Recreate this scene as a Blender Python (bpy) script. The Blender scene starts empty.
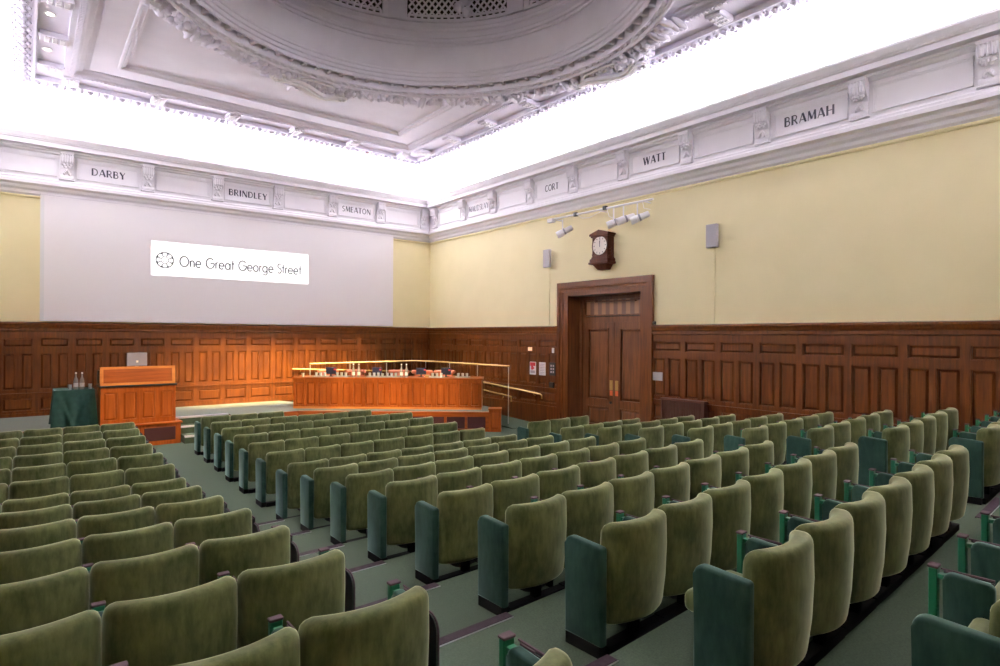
import bpy, bmesh, math, random
from mathutils import Matrix, Vector
C = bpy.context.scene.collection
PI = math.pi
random.seed(7)
sc = bpy.context.scene
XW, YW = 10.64, 17.07            # right wall, stage wall
XL, YR = -1.20, -1.15            # left wall, rear wall
CX, CY = 4.72, 7.96              # dome centre

# ------------------------------------------------------------------ materials
def nodes(name):
    m = bpy.data.materials.new(name); m.use_nodes = True
    nt = m.node_tree; b = nt.nodes['Principled BSDF']
    return m, nt, b
def setp(b, **k):
    for a, v in k.items():
        a = a.replace('_', ' ')
        for cand in (a, a.title(), a.capitalize()):
            if cand in b.inputs:
                i = b.inputs[cand]
                i.default_value = (*v, 1) if hasattr(v, '__len__') and len(v) == 3 and i.type == 'RGBA' else v
                break
def plain(name, col, rough=.5, metal=0., **k):
    m, nt, b = nodes(name); setp(b, **{'Base_Color': col, 'Roughness': rough, 'Metallic': metal}); setp(b, **k)
    return m
def noisy(name, c1, c2, scale=(8, 8, 8), rough=.5, detail=4, bump=0., bscale=200, lo=.35, hi=.65, **k):
    m, nt, b = nodes(name)
    tc = nt.nodes.new('ShaderNodeTexCoord'); mp = nt.nodes.new('ShaderNodeMapping')
    nz = nt.nodes.new('ShaderNodeTexNoise'); rp = nt.nodes.new('ShaderNodeValToRGB')
    mp.inputs['Scale'].default_value = scale; nz.inputs['Scale'].default_value = 1; nz.inputs['Detail'].default_value = detail
    rp.color_ramp.elements[0].position = lo; rp.color_ramp.elements[1].position = hi
    rp.color_ramp.elements[0].color = (*c1, 1); rp.color_ramp.elements[1].color = (*c2, 1)
    L = nt.links.new
    L(tc.outputs['Object'], mp.inputs['Vector']); L(mp.outputs[0], nz.inputs['Vector'])
    L(nz.outputs[0], rp.inputs[0]); L(rp.outputs[0], b.inputs['Base Color'])
    setp(b, Roughness=rough); setp(b, **k)
    if bump:
        n2 = nt.nodes.new('ShaderNodeTexNoise'); n2.inputs['Scale'].default_value = bscale; n2.inputs['Detail'].default_value = 2
        bp = nt.nodes.new('ShaderNodeBump'); bp.inputs['Strength'].default_value = bump; bp.inputs['Distance'].default_value = .01
        L(tc.outputs['Object'], n2.inputs['Vector']); L(n2.outputs[0], bp.inputs['Height']); L(bp.outputs[0], b.inputs['Normal'])
    return m
def velvet(name, c1, c2, tint, sheen=.6):
    """brushed-nap velvet: stretched patches plus a per-seat offset"""
    m, nt, b = nodes(name); L = nt.links.new
    tc = nt.nodes.new('ShaderNodeTexCoord'); oi = nt.nodes.new('ShaderNodeObjectInfo')
    ad = nt.nodes.new('ShaderNodeVectorMath'); ad.operation = 'MULTIPLY_ADD'
    ad.inputs[1].default_value = (37, 37, 37)
    L(oi.outputs['Random'], ad.inputs[0]); L(tc.outputs['Object'], ad.inputs[2])
    mp = nt.nodes.new('ShaderNodeMapping'); mp.inputs['Scale'].default_value = (30, 30, 9); L(ad.outputs[0], mp.inputs[0])
    n1 = nt.nodes.new('ShaderNodeTexNoise'); n1.inputs['Scale'].default_value = 1; n1.inputs['Detail'].default_value = 5; n1.inputs['Roughness'].default_value = .65
    n2 = nt.nodes.new('ShaderNodeTexNoise'); n2.inputs['Scale'].default_value = 5; n2.inputs['Detail'].default_value = 2
    L(mp.outputs[0], n1.inputs['Vector']); L(ad.outputs[0], n2.inputs['Vector'])
    mx = nt.nodes.new('ShaderNodeMath'); mx.operation = 'ADD'
    L(n1.outputs[0], mx.inputs[0]); L(n2.outputs[0], mx.inputs[1])
    rp = nt.nodes.new('ShaderNodeValToRGB'); rp.color_ramp.elements[0].position = .75; rp.color_ramp.elements[1].position = 1.25
    rp.color_ramp.elements[0].position = .38; rp.color_ramp.elements[1].position = .64
    hf = nt.nodes.new('ShaderNodeMath'); hf.operation = 'MULTIPLY'; hf.inputs[1].default_value = .5
    L(mx.outputs[0], hf.inputs[0]); L(hf.outputs[0], rp.inputs[0])
    rp.color_ramp.elements[0].color = (*c1, 1); rp.color_ramp.elements[1].color = (*c2, 1)
    L(rp.outputs[0], b.inputs['Base Color'])
    setp(b, Roughness=.9); b.inputs['Specular IOR Level'].default_value = .1
    b.inputs['Sheen Weight'].default_value = sheen; b.inputs['Sheen Roughness'].default_value = .35
    b.inputs['Sheen Tint'].default_value = (*tint, 1)
    return m
def wood(name, c1, c2, rough=.36, vertical=True, coat=.10, sc_=1.0):
    m, nt, b = nodes(name); L = nt.links.new
    tc = nt.nodes.new('ShaderNodeTexCoord'); mp = nt.nodes.new('ShaderNodeMapping')
    mp.inputs['Scale'].default_value = (22*sc_, 22*sc_, 1.4*sc_) if vertical else (2*sc_, 2*sc_, 26*sc_)
    nz = nt.nodes.new('ShaderNodeTexNoise'); nz.inputs['Scale'].default_value = 1; nz.inputs['Detail'].default_value = 5; nz.inputs['Distortion'].default_value = .6
    n2 = nt.nodes.new('ShaderNodeTexNoise'); n2.inputs['Scale'].default_value = 1.7; n2.inputs['Detail'].default_value = 1
    rp = nt.nodes.new('ShaderNodeValToRGB'); rp.color_ramp.elements[0].position = .3; rp.color_ramp.elements[1].position = .72
    rp.color_ramp.elements[0].color = (*c1, 1); rp.color_ramp.elements[1].color = (*c2, 1)
    mix = nt.nodes.new('ShaderNodeMath'); mix.operation = 'MULTIPLY_ADD'; mix.inputs[1].default_value = .35; 
    L(tc.outputs['Object'], mp.inputs[0]); L(mp.outputs[0], nz.inputs['Vector']); L(tc.outputs['Object'], n2.inputs['Vector'])
    sb = nt.nodes.new('ShaderNodeMath'); sb.operation = 'SUBTRACT'; sb.inputs[1].default_value = .5
    L(n2.outputs[0], sb.inputs[0]); L(sb.outputs[0], mix.inputs[0]); L(nz.outputs[0], mix.inputs[2]); L(mix.outputs[0], rp.inputs[0])
    L(rp.outputs[0], b.inputs['Base Color']); setp(b, Roughness=rough)
    b.inputs['Specular IOR Level'].default_value = .28; b.inputs['Coat Weight'].default_value = coat; b.inputs['Coat Roughness'].default_value = .18
    return m

M = {}
M['velvet'] = velvet('olive_velvet', (.050, .063, .022), (.130, .143, .061), (.86, .90, .62), .9)
M['teal'] = velvet('teal_velvet', (.012, .035, .028), (.028, .064, .052), (.60, .85, .78), .45)
M['carpet'] = noisy('green_carpet', (.045, .070, .042), (.064, .094, .059), (90, 90, 90), .95, 3, .3, 300)
M['stagecarpet'] = noisy('grey_green_carpet', (.13, .15, .125), (.17, .19, .165), (60, 60, 60), .95, 3, .2, 300)
M['yellow'] = noisy('yellow_plaster', (.85, .765, .475), (.88, .79, .50), (1.5, 1.5, 1.5), .75, 2)
M['white'] = noisy('white_plaster', (.83, .805, .86), (.86, .84, .89), (2, 2, 2), .6, 2)
M['ceil'] = noisy('ceiling_plaster', (.73, .70, .81), (.77, .74, .85), (2, 2, 2), .65, 2)
M['cove'] = plain('cove_plaster', (.86, .85, .87), .8)
M['wood'] = wood('mahogany', (.060, .015, .003), (.132, .038, .006))
M['woodh'] = wood('mahogany_across', (.060, .015, .003), (.128, .037, .006), vertical=False)
M['desk'] = wood('cherry_wood', (.22, .044, .006), (.37, .090, .014), .3)
M['deskh'] = wood('cherry_wood_across', (.22, .044, .006), (.37, .090, .014), .3, vertical=False)
M['edge'] = wood('light_edge_wood', (.50, .17, .04), (.62, .24, .06), .3, vertical=False)
M['door'] = wood('lit_door_wood', (.070, .023, .008), (.165, .058, .020), .35)  # brown raised to stand in for frontal light on the door
M['veneer'] = plain('striped_veneer', (.2, .08, .03), .4)
M['insert'] = noisy('maroon_fabric', (.040, .008, .010), (.058, .012, .014), (80, 80, 80), .9)
M['black'] = plain('black_plastic', (.012, .012, .014), .45)
M['kick'] = plain('black_kick', (.005, .0045, .006), .6)
M['green'] = plain('green_enamel', (.010, .135, .070), .4)
M['cap'] = plain('plum_brown_plastic', (.105, .066, .080), .4)
M['nosing'] = noisy('plum_nosing', (.032, .019, .027), (.048, .030, .040), (30, 30, 30), .5)
M['nosew'] = plain('pale_nosing', (.72, .68, .74), .5)
M['alu'] = plain('aluminium_edge', (.45, .45, .45), .4, .4)
M['screen'] = plain('screen_white', (.90, .875, .91), .8)
M['brass'] = plain('brass', (.88, .64, .26), .25, .6)
M['brassd'] = plain('reddish_metal', (.62, .14, .05), .35, .6)
M['grey'] = plain('grey_speaker', (.42, .40, .44), .6)
M['greyp'] = plain('grey_plastic', (.25, .25, .30), .4)
M['lampw'] = plain('white_enamel', (.90, .88, .91), .35)
M['paper'] = plain('white_paper', (.82, .82, .84), .7)
M['red'] = plain('red_print', (.60, .04, .06), .6)
M['ink'] = plain('navy_ink', (.022, .022, .05), .6)
M['cloth'] = noisy('green_tablecloth', (.006, .040, .032), (.010, .056, .044), (12, 12, 12), .85, 3)
M['salmon'] = plain('salmon_leather', (.52, .17, .09), .5)
M['wtext'] = plain('grey_lettering', (.10, .10, .11), .7)
M['dial'] = plain('cream_dial', (.80, .74, .68), .4)
M['clockw'] = wood('clock_mahogany', (.034, .009, .004), (.085, .023, .009), .55, coat=0)
M['clockw'].node_tree.nodes['Principled BSDF'].inputs['Specular IOR Level'].default_value = .12
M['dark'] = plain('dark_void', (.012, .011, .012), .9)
M['grille'] = plain('grille_brown', (.065, .020, .010), .45)
def glass(name, col=(1, 1, 1), rough=.02, tint=None):
    m, nt, b = nodes(name); setp(b, Roughness=rough); b.inputs['Base Color'].default_value = (*col, 1)
    b.inputs['Transmission Weight'].default_value = 1; b.inputs['IOR'].default_value = 1.45
    return m
M['glass'] = glass('clear_glass', (.96, .98, .97))
def pane(name):
    m, nt, b = nodes(name); nt.nodes.remove(b); L = nt.links.new
    t = nt.nodes.new('ShaderNodeBsdfTransparent'); g = nt.nodes.new('ShaderNodeBsdfGlossy'); fr = nt.nodes.new('ShaderNodeFresnel'); mx = nt.nodes.new('ShaderNodeMixShader')
    t.inputs[0].default_value = (.95, .96, .955, 1); g.inputs['Roughness'].default_value = .03; fr.inputs[0].default_value = 1.45
    ge = nt.nodes.new('ShaderNodeNewGeometry'); iv = nt.nodes.new('ShaderNodeMath'); iv.operation = 'SUBTRACT'; iv.inputs[0].default_value = 1; ml = nt.nodes.new('ShaderNodeMath'); ml.operation = 'MULTIPLY'
    L(ge.outputs['Backfacing'], iv.inputs[1]); L(iv.outputs[0], ml.inputs[0]); L(fr.outputs[0], ml.inputs[1])
    L(ml.outputs[0], mx.inputs[0]); L(t.outputs[0], mx.inputs[1]); L(g.outputs[0], mx.inputs[2]); L(mx.outputs[0], nt.nodes['Material Output'].inputs[0])
    return m
M['pane'] = pane('balustrade_glass')
def emit(name, col, s, base=(.8, .8, .8)):
    m, nt, b = nodes(name); setp(b, Base_Color=base, Roughness=.6)
    b.inputs['Emission Color'].default_value = (*col, 1); b.inputs['Emission Strength'].default_value = s
    return m
M['slide'] = emit('projected_white', (1, 1, 1), .45)
M['lampglow'] = emit('lamp_lens_glow', (1, .9, .75), 6)
M['redglow'] = emit('small_orange_light', (1, .45, .12), .35)
for q_ in ('kick', 'nosing', 'cap'):
    M[q_].node_tree.nodes['Principled BSDF'].inputs['Specular IOR Level'].default_value = .12; M[q_].node_tree.nodes['Principled BSDF'].inputs['Roughness'].default_value = .8
# striped veneer
nt = M['veneer'].node_tree; b = nt.nodes['Principled BSDF']
tc = nt.nodes.new('ShaderNodeTexCoord'); wv = nt.nodes.new('ShaderNodeTexWave'); wv.bands_direction = 'Y'; wv.inputs['Scale'].default_value = 1.25; wv.inputs['Distortion'].default_value = .4
rp = nt.nodes.new('ShaderNodeValToRGB'); rp.color_ramp.elements[0].color = (.10, .038, .016, 1); rp.color_ramp.elements[1].color = (.24, .11, .042, 1); rp.color_ramp.elements[0].position = .35; rp.color_ramp.elements[1].position = .65
nt.links.new(tc.outputs['Object'], wv.inputs['Vector']); nt.links.new(wv.outputs[0], rp.inputs[0]); nt.links.new(rp.outputs[0], b.inputs['Base Color'])

# ------------------------------------------------------------------ helpers
class MB:
    def __init__(s): s.bm = bmesh.new()
    def quadbox(s, P):            # 8 points: 4 bottom, 4 top (same winding)
        v = [s.bm.verts.new(p) for p in P]
        for f in ((3, 2, 1, 0), (4, 5, 6, 7), (0, 1, 5, 4), (1, 2, 6, 5), (2, 3, 7, 6), (3, 0, 4, 7)):
            s.bm.faces.new([v[i] for i in f])
        return s
    def box(s, x0, x1, y0, y1, z0, z1, f=None):
        P = [(x0, y0, z0), (x1, y0, z0), (x1, y1, z0), (x0, y1, z0), (x0, y0, z1), (x1, y0, z1), (x1, y1, z1), (x0, y1, z1)]
        return s.quadbox([f(*p) for p in P] if f else P)
    def rbox(s, x0, x1, y0, y1, z0, z1, r=.01, seg=2, f=None):
        t = bmesh.new()
        m = Matrix.LocRotScale(Vector(((x0+x1)/2, (y0+y1)/2, (z0+z1)/2)), None, Vector((x1-x0, y1-y0, z1-z0)))
        bmesh.ops.create_cube(t, size=1, matrix=m)
        bmesh.ops.bevel(t, geom=t.edges[:], offset=r, segments=seg, profile=.5, affect='EDGES')
        return s.merge(t, f)
    def merge(s, t, f=None):
        mp = {}
        for v in t.verts: mp[v] = s.bm.verts.new(f(*v.co) if f else v.co)
        for fc in t.faces:
            try: s.bm.faces.new([mp[v] for v in fc.verts])
            except ValueError: pass
        t.free(); return s
    def prism(s, poly, h0, h1, f):   # poly (a,b), f(a,b,h) -> xyz
        n = len(poly)
        lo = [s.bm.verts.new(f(a, b, h0)) for a, b in poly]; hi = [s.bm.verts.new(f(a, b, h1)) for a, b in poly]
        s.bm.faces.new(lo[::-1]); s.bm.faces.new(hi)
        for i in range(n): s.bm.faces.new([lo[i], lo[(i+1) % n], hi[(i+1) % n], hi[i]])
        return s
    def lathe(s, prof, n=24, f=None, closed=False, a0=0, a1=2*PI, cap=True):
        full = abs(a1-a0-2*PI) < 1e-6; m = n if full else n+1
        R = []
        for k in range(m):
            a = a0+(a1-a0)*k/n; R.append([s.bm.verts.new(f(r*math.cos(a), r*math.sin(a), z) if f else (r*math.cos(a), r*math.sin(a), z)) for r, z in prof])
        for k in range(n):
            A, B = R[k], R[(k+1) % m]
            for i in range(len(prof)-1+(1 if closed else 0)):
                j = (i+1) % len(prof)
                s.bm.faces.new([A[i], B[i], B[j], A[j]])
        if not closed and full and cap:
            if prof[0][0] > 1e-6: s.bm.faces.new([R[k][0] for k in range(n)][::-1])
            if prof[-1][0] > 1e-6: s.bm.faces.new([R[k][-1] for k in range(n)])
        return s
    def tube(s, pts, r, n=10, cap=True):
        pts = [Vector(p) for p in pts]; rings = []
        up = Vector((0, 0, 1))
        for i, p in enumerate(pts):
            d = (pts[min(i+1, len(pts)-1)]-pts[max(i-1, 0)]).normalized()
            u = d.cross(up)
            if u.length < 1e-4: u = d.cross(Vector((1, 0, 0)))
            u.normalize(); w = u.cross(d).normalized()
            rr = r[i] if hasattr(r, '__len__') else r
            rings.append([s.bm.verts.new(p+u*rr*math.cos(2*PI*k/n)+w*rr*math.sin(2*PI*k/n)) for k in range(n)])
        for A, B in zip(rings, rings[1:]):
            for k in range(n): s.bm.faces.new([A[k], A[(k+1) % n], B[(k+1) % n], B[k]])
        if cap: s.bm.faces.new(rings[0]); s.bm.faces.new(rings[-1][::-1])
        return s
    def rectsweep(s, prof, closed=True):
        """profile (offset from the walls, z) swept round the room with mitred corners"""
        R = []
        for (sx, sy) in ((0, 0), (1, 0), (1, 1), (0, 1)):
            R.append([s.bm.verts.new(((XW-o) if sx else (XL+o), (YW-o) if sy else (YR+o), z)) for o, z in prof])
        n = len(prof)
        for k in range(4):
            A, B = R[k], R[(k+1) % 4]
            for i in range(n if closed else n-1):
                j = (i+1) % n
                s.bm.faces.new([A[i], B[i], B[j], A[j]])
        return s
    def ico(s, c, r, sub=1, sq=(1, 1, 1), rot=None):
        t = bmesh.new()
        m = Matrix.Translation(c) @ (rot if rot else Matrix.Identity(4)) @ Matrix.Diagonal((r*sq[0], r*sq[1], r*sq[2], 1))
        bmesh.ops.create_icosphere(t, subdivisions=sub, radius=1, matrix=m)
        return s.merge(t)
    def frustum(s, u0, u1, z0, z1, d0, d1, inset, f):   # raised field, f(u, z, d)
        A = [(u0, z0), (u1, z0), (u1, z1), (u0, z1)]
        B = [(u0+inset, z0+inset), (u1-inset, z0+inset), (u1-inset, z1-inset), (u0+inset, z1-inset)]
        va = [s.bm.verts.new(f(u, z, d0)) for u, z in A]; vb = [s.bm.verts.new(f(u, z, d1)) for u, z in B]
        s.bm.faces.new(vb)
        for i in range(4): s.bm.faces.new([va[i], va[(i+1) % 4], vb[(i+1) % 4], vb[i]])
        return s
    def build(s, name, mat, parent=None, smooth=None, loc=None, nor=True):
        if nor: bmesh.ops.recalc_face_normals(s.bm, faces=s.bm.faces[:])
        me = bpy.data.meshes.new(name); s.bm.to_mesh(me); s.bm.free()
        me.materials.append(mat)
        if smooth is not None:
            for p in me.polygons: p.use_smooth = True
            if smooth < 180:
                me.set_sharp_from_angle(angle=math.radians(smooth))
        o = bpy.data.objects.new(name, me); C.objects.link(o)
        if parent: o.parent = parent
        if loc: o.location = loc
        return o
def tag(o, label, cat, group=None, kind=None):
    o['label'] = label; o['category'] = cat
    if group: o['group'] = group
    if kind: o['kind'] = kind
    return o
def struct(o):
    o['kind'] = 'structure'; return o
def empty(name, loc=(0, 0, 0), rz=0.):
    o = bpy.data.objects.new(name, None); C.objects.link(o); o.location = loc; o.rotation_euler = (0, 0, rz); o.empty_display_size = .1
    return o
def dup(o, parent=None):
    c = o.copy(); C.objects.link(c)
    if parent: c.parent = parent
    for ch in list(o.children): dup(ch, c)
    return c
ORD = ['zeroth', 'first', 'second', 'third', 'fourth', 'fifth', 'sixth', 'seventh', 'eighth', 'ninth', 'tenth', 'eleventh', 'twelfth', 'thirteenth', 'fourteenth', 'fifteenth']

# ------------------------------------------------------------------ camera
F_PX = 592.3
cam = bpy.data.cameras.new('camera'); cam.sensor_width = 36; cam.lens = F_PX/1000*36
cam.shift_y = .0024; cam.clip_start = .05; cam.clip_end = 200
co = bpy.data.objects.new('camera', cam); C.objects.link(co)
co.matrix_world = Matrix.Translation((0, 0, 2.35)) @ Matrix.Rotation(-.6753, 4, 'Z') @ Matrix.Rotation(PI/2, 4, 'X') @ Matrix.Rotation(.0053, 4, 'Z')
sc.camera = co

# ------------------------------------------------------------------ floor and tiers
def YK(k): return 12.85-.863*(k-1)
def TK(k, x=2.5): return max(0., (k-7)*(.083+.0026*x))
SK = {9: .004, 10: .005, 11: .015, 12: .022, 13: .035, 14: .042, 15: .045}
def YX(k, x): return YK(k)-(.03 if k == 15 else 0)+SK.get(k, 0.)*max(0, x-2.5)
mb = MB(); mb.box(XL, XW, YR, YW, -.2, 0); struct(mb.build('floor', M['carpet']))
for k in range(8, 16):
    s_ = SK.get(k, 0)*.9
    y0 = YK(k-1)-.37
    poly = [(XL, YR), (XW, YR), (XW, y0+s_*(XW-2.5)), (2.5, y0), (XL, y0)]
    mb = MB(); mb.prism(poly, -.1, 1, lambda a, b_, h: (a, b_, TK(k, a) if h > 0 else h))
    o = struct(mb.build('floor_tier', M['carpet']))
    for j, (xa, xb) in enumerate(((1.42, 2.46), (6.42, 7.28))):
        ya, yb = y0+s_*max(0, xa-2.5), y0+s_*max(0, xb-2.5)
        mb = MB()
        za, zb = TK(k, xa), TK(k, xb)
        mb.quadbox([(xa, ya-.066, za-.01), (xb, yb-.066, zb-.01), (xb, yb+.006, zb-.01), (xa, ya+.006, za-.01),
                    (xa, ya-.066, za+.006), (xb, yb-.066, zb+.006), (xb, yb+.006, zb+.006), (xa, ya+.006, za+.006)])
        o = mb.build('step_nosing', M['nosing'])
        tag(o, 'plum step edging strip across the %s aisle, on the %s step up from the front' % (('left', 'right')[j], ORD[k-7]), 'step edging', 'step edging strips in the aisles')
        mb = MB()
        mb.quadbox([(xa, ya-.074, za-.01), (xb, yb-.074, zb-.01), (xb, yb-.0665, zb-.01), (xa, ya-.0665, za-.01),
                    (xa, ya-.074, za+.004), (xb, yb-.074, zb+.004), (xb, yb-.0665, zb+.004), (xa, ya-.0665, za+.004)])
        e = mb.build('metal_edge', M['alu'], o)

# ------------------------------------------------------------------ theatre seat
PITCH = .532
def back_mesh():
    W, Zt, Zb, Rt, Rb, T, SAG = .2645, .742, .165, .058, .024, .058, .085
    xs = []
    for a in (0, .12, .3, .55, .8, 1.0): xs.append(-W+.085*a)
    n = 10
    for i in range(1, n): xs.append(-W+.085+(2*W-.17)*i/n)
    xs += [-x for x in xs[:6]][::-1]
    bm = bmesh.new(); loops = []
    for x in xs:
        e = W-abs(x)
        def rnd(e, R): return 0 if e >= R else R-math.sqrt(max(0, R*R-(R-e)**2))
        zt, zb = Zt-rnd(e, Rt)*.95, Zb+rnd(e, Rb)*.95
        tt = T-rnd(e, .045)*.95
        tt = max(tt, .008)
        r = min(.042, tt*.85)
        y0 = -.222-SAG*(1-(x/W)**2)
        L = []
        def arc(cy, cz, a0):
            for q in range(5):
                a = a0+PI/2*q/4; L.append((cy+r*math.cos(a), cz+r*math.sin(a)))
        arc(tt-r, zt-r, 0); arc(-tt+r, zt-r, PI/2)
        L.append((-tt-.012, zt*.5+zb*.5+.1)); L.append((-tt-.012, zt*.5+zb*.5-.1))
        arc(-tt+r, zb+r, PI); arc(tt-r, zb+r, 1.5*PI)
        L.append((tt, zt*.5+zb*.5-.1)); L.append((tt, zt*.5+zb*.5+.1))
        loops.append([bm.verts.new((x, y0+y-(z-.2)*.05, z)) for y, z in L])
    m = len(loops[0])
    for A, B in zip(loops, loops[1:]):
        for i in range(m): bm.faces.new([A[i], A[(i+1) % m], B[(i+1) % m], B[i]])
    bm.faces.new(loops[0]); bm.faces.new(loops[-1][::-1])
    return bm
def pad_profile(y0, y1, z0, z1, r):   # rounded top corners, side view
    P = [(y0, z0), (y1, z0)]
    for q in range(6): a = PI/2*q/5; P.append((y1-r+r*math.cos(a), z1-r+r*math.sin(a)))
    rb = .02
    for q in range(4): a = PI/2+PI/2*q/3; P.append((y0+rb+rb*math.cos(a), z1-rb-.012+rb*math.sin(a)))
    return P
def make_pad(x0, x1, P, bev=.014):
    t = bmesh.new(); n = len(P)
    lo = [t.verts.new((x0, a, b_)) for a, b_ in P]; hi = [t.verts.new((x1, a, b_)) for a, b_ in P]
    f0 = t.faces.new(lo[::-1]); f1 = t.faces.new(hi)
    for i in range(n): t.faces.new([lo[i], lo[(i+1) % n], hi[(i+1) % n], hi[i]])
    es = list(f0.edges)+list(f1.edges)
    bmesh.ops.bevel(t, geom=es, offset=bev, segments=3, profile=.5, affect='EDGES')
    m = MB(); m.merge(t); return m
def make_seat(end, down=False, plate=False):
    root = empty('theatre_seat')
    m = MB(); m.bm.free(); m.bm = back_mesh(); m.build('backrest', M['velvet'], root, smooth=180)
    if down:
        m = MB(); m.rbox(-.225, .225, -.215, .125, .33, .44, .04, 4); m.build('seat_cushion', M['velvet'], root, smooth=60)
        m = MB(); m.rbox(-.2, .2, -.2, .03, .27, .33, .02, 2); m.build('seat_pan', M['black'], root, smooth=60)
    else:
        m = MB(); m.rbox(-.195, .205, -.16, -.085, .20, .50, .03, 3); m.build('seat_cushion', M['velvet'], root, smooth=60)
        m = MB()
        P = [(-.15+.36*i/10, .175-.10*math.sqrt(max(0, 1-((i-5)/5)**2))) for i in range(11)]+[(.21, .24), (-.15, .24)]
        m.prism(P, -.225, -.075, lambda a, b_, h: (a, h, b_)); m.build('seat_pan', M['black'], root)
    m = MB(); m.box(-PITCH/2, PITCH/2, -.285, -.215, 0, .055); m.box(-.03, .03, -.275, -.225, .05, .2); m.build('base_rail', M['kick'], root)
    # right-hand arm with stowed writing tablet
    a = MB(); a.bm.free(); ax = PITCH/2+.032
    p = make_pad(ax-.05, ax+.0, pad_profile(-.145, .030, .06, .622, .035)); arm = p.build('armrest', M['teal'], root, smooth=50)
    m = MB(); m.box(ax-.038, ax-.004, -.13, .0, 0, .062); m.build('foot_block', M['kick'], arm)
    m = MB(); m.rbox(ax-.044, ax+.006, .050, .082, .10, .628, .004, 1); m.box(ax-.034, ax+.000, .02, .06, .585, .605); m.build('tablet_post', M['green'], arm)
    m = MB(); m.rbox(ax-.047, ax+.009, .046, .086, .628, .640, .003, 1); m.build('post_cap', M['cap'], arm)
    m = MB(); m.box(ax+.012, ax+.018, -.135, .03, .26, .605); m.box(ax+.020, ax+.025, -.135, .04, .26, .610); m.build('writing_tablet', M['black'], arm)
    m = MB(); m.box(ax+.0125, ax+.0175, -.05, .03, .6051, .611); m.box(ax+.0195, ax+.0265, -.135, .05, .6101, .617); m.build('tablet_trim', M['cap'], arm)
    if plate:
        def sidep(y0, y1, z0, z1, r): return [(y0, z0), (y1, z0)]+[(y1-r+r*math.cos(PI/2*q/5), z1-r+r*math.sin(PI/2*q/5)) for q in range(6)]+[(y0+r+r*math.cos(PI/2+PI/2*q/5), z1-r+r*math.sin(PI/2+PI/2*q/5)) for q in range(6)]
        m = MB(); m.prism(sidep(-.265, .03, .10, .575, .07), ax+.012, ax+.022, lambda a, b_, h: (h, a, b_)); sp = m.build('side_plate', M['black'], root)
        m = MB(); P = sidep(-.265, .03, .10, .575, .07); m.tube([Vector((ax+.023, a, b_)) for a, b_ in P[1:]]+[Vector((ax+.023,)+P[0])], .005, 6); m.build('plate_rim', M['cap'], sp)
    if end:
        p = make_pad(-PITCH/2-.066, -PITCH/2-.003, pad_profile(-.275, 0, .065, .632, .045), .016); ep = p.build('end_panel', M['teal'], root, smooth=50)
        m = MB(); m.box(-PITCH/2-.063, -PITCH/2-.006, -.262, -.010, 0, .066); m.build('kick_base', M['kick'], ep)
    return root
protoE, protoN, protoD, protoA = make_seat(True), make_seat(False), make_seat(True, True), make_seat(False, False, True)
used = {}
def place(kind, x, y, z, rz, label, group):
    p = {'E': protoE, 'N': protoN, 'D': protoD, 'A': protoA}[kind]
    o = p if kind not in used else dup(p)
    used[kind] = 1
    o.location = (x, y, z); o.rotation_euler = (0, 0, rz)
    o['label'] = label; o['category'] = 'seat'; o['group'] = group
    return o
def row(block, k, x0, n, first=0, ends=True):
    for i in range(first, n):
        pt_ = LP.get(k, PITCH) if block == 'left' else PITCH
        x = x0+pt_*(i+.5)
        y = YX(k, x) if block != 'left' else YK(k)
        rz = math.atan(SK.get(k, 0)) if block != 'left' else 0
        kind = 'N'
        if i == 0 and ends: kind = 'D' if (block == 'middle' and k == 14) else 'E'
        rw = ORD[k-5 if block == 'right' else k]
        if block == 'left':
            lab = "green velvet seat, %s from the aisle in the left block's %s row from stage" % (ORD[n-i], rw)
            if i == n-1: lab = "green velvet seat at the aisle end of the left block's %s row from stage" % rw; kind = 'A'
        elif i == 0 and ends:
            lab = "green velvet seat with teal end panel, %s block's %s row from the stage" % (block, rw)
            if kind == 'D': lab = "green velvet seat with lowered cushion and teal end panel, %s block's %s row" % (block, rw)
        else:
            lab = "green velvet seat, %s from left in the %s block's %s row from the stage" % (ORD[i+1], block, rw)
        o = place(kind, x, y, TK(k, x), rz, lab, 'green tip-up seats of the %s block' % block)
        if block == 'left': o.scale = (pt_/PITCH, 1, 1)
LE = {1: 1.57, 2: 1.53, 3: 1.50, 4: 1.47, 5: 1.47, 6: 1.46, 7: 1.42, 8: 1.40, 9: 1.395, 10: 1.39, 11: 1.385, 12: 1.385, 13: 1.385, 14: 1.385}
LP = {9: .538, 10: .545, 11: .552, 12: .560, 13: .564, 14: .566}
MX = {1: 2.66, 2: 2.64, 3: 2.62, 4: 2.59, 5: 2.57, 6: 2.56}
for k in range(1, 16):
    nm = {1: 3, 2: 6, 15: 5}.get(k, 7)
    row('middle', k, MX.get(k, 2.555)+.005, nm)
    if k <= 14:
        x1 = LE.get(k, 1.39); n = 4 if k < 14 else 3
        row('left', k, x1-n*LP.get(k, PITCH), n, ends=False)
    if 6 <= k <= 14:
        row('right', k, 7.33, {6: 3, 7: 4}.get(k, 5))

# ------------------------------------------------------------------ walls
mb = MB(); mb.box(XL-.2, XW+.8, YW, YW+.2, -.2, 9); struct(mb.build('wall_stage', M['yellow']))
mb = MB(); mb.box(XL-.2, XL, YR, YW, -.2, 9); struct(mb.build('wall_left', M['yellow']))
mb = MB(); mb.box(XL-.2, XW+.8, YR-.2, YR, -.2, 9); struct(mb.build('wall_rear', M['yellow']))
DY0, DY1, DZ = 8.235, 10.565, 3.385
mb = MB(); mb.box(XW, XW+.2, YR, DY0, -.2, 9); mb.box(XW, XW+.2, DY1, YW, -.2, 9); mb.box(XW, XW+.2, DY0, DY1, DZ, 9); struct(mb.build('wall_right', M['yellow']))

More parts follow.
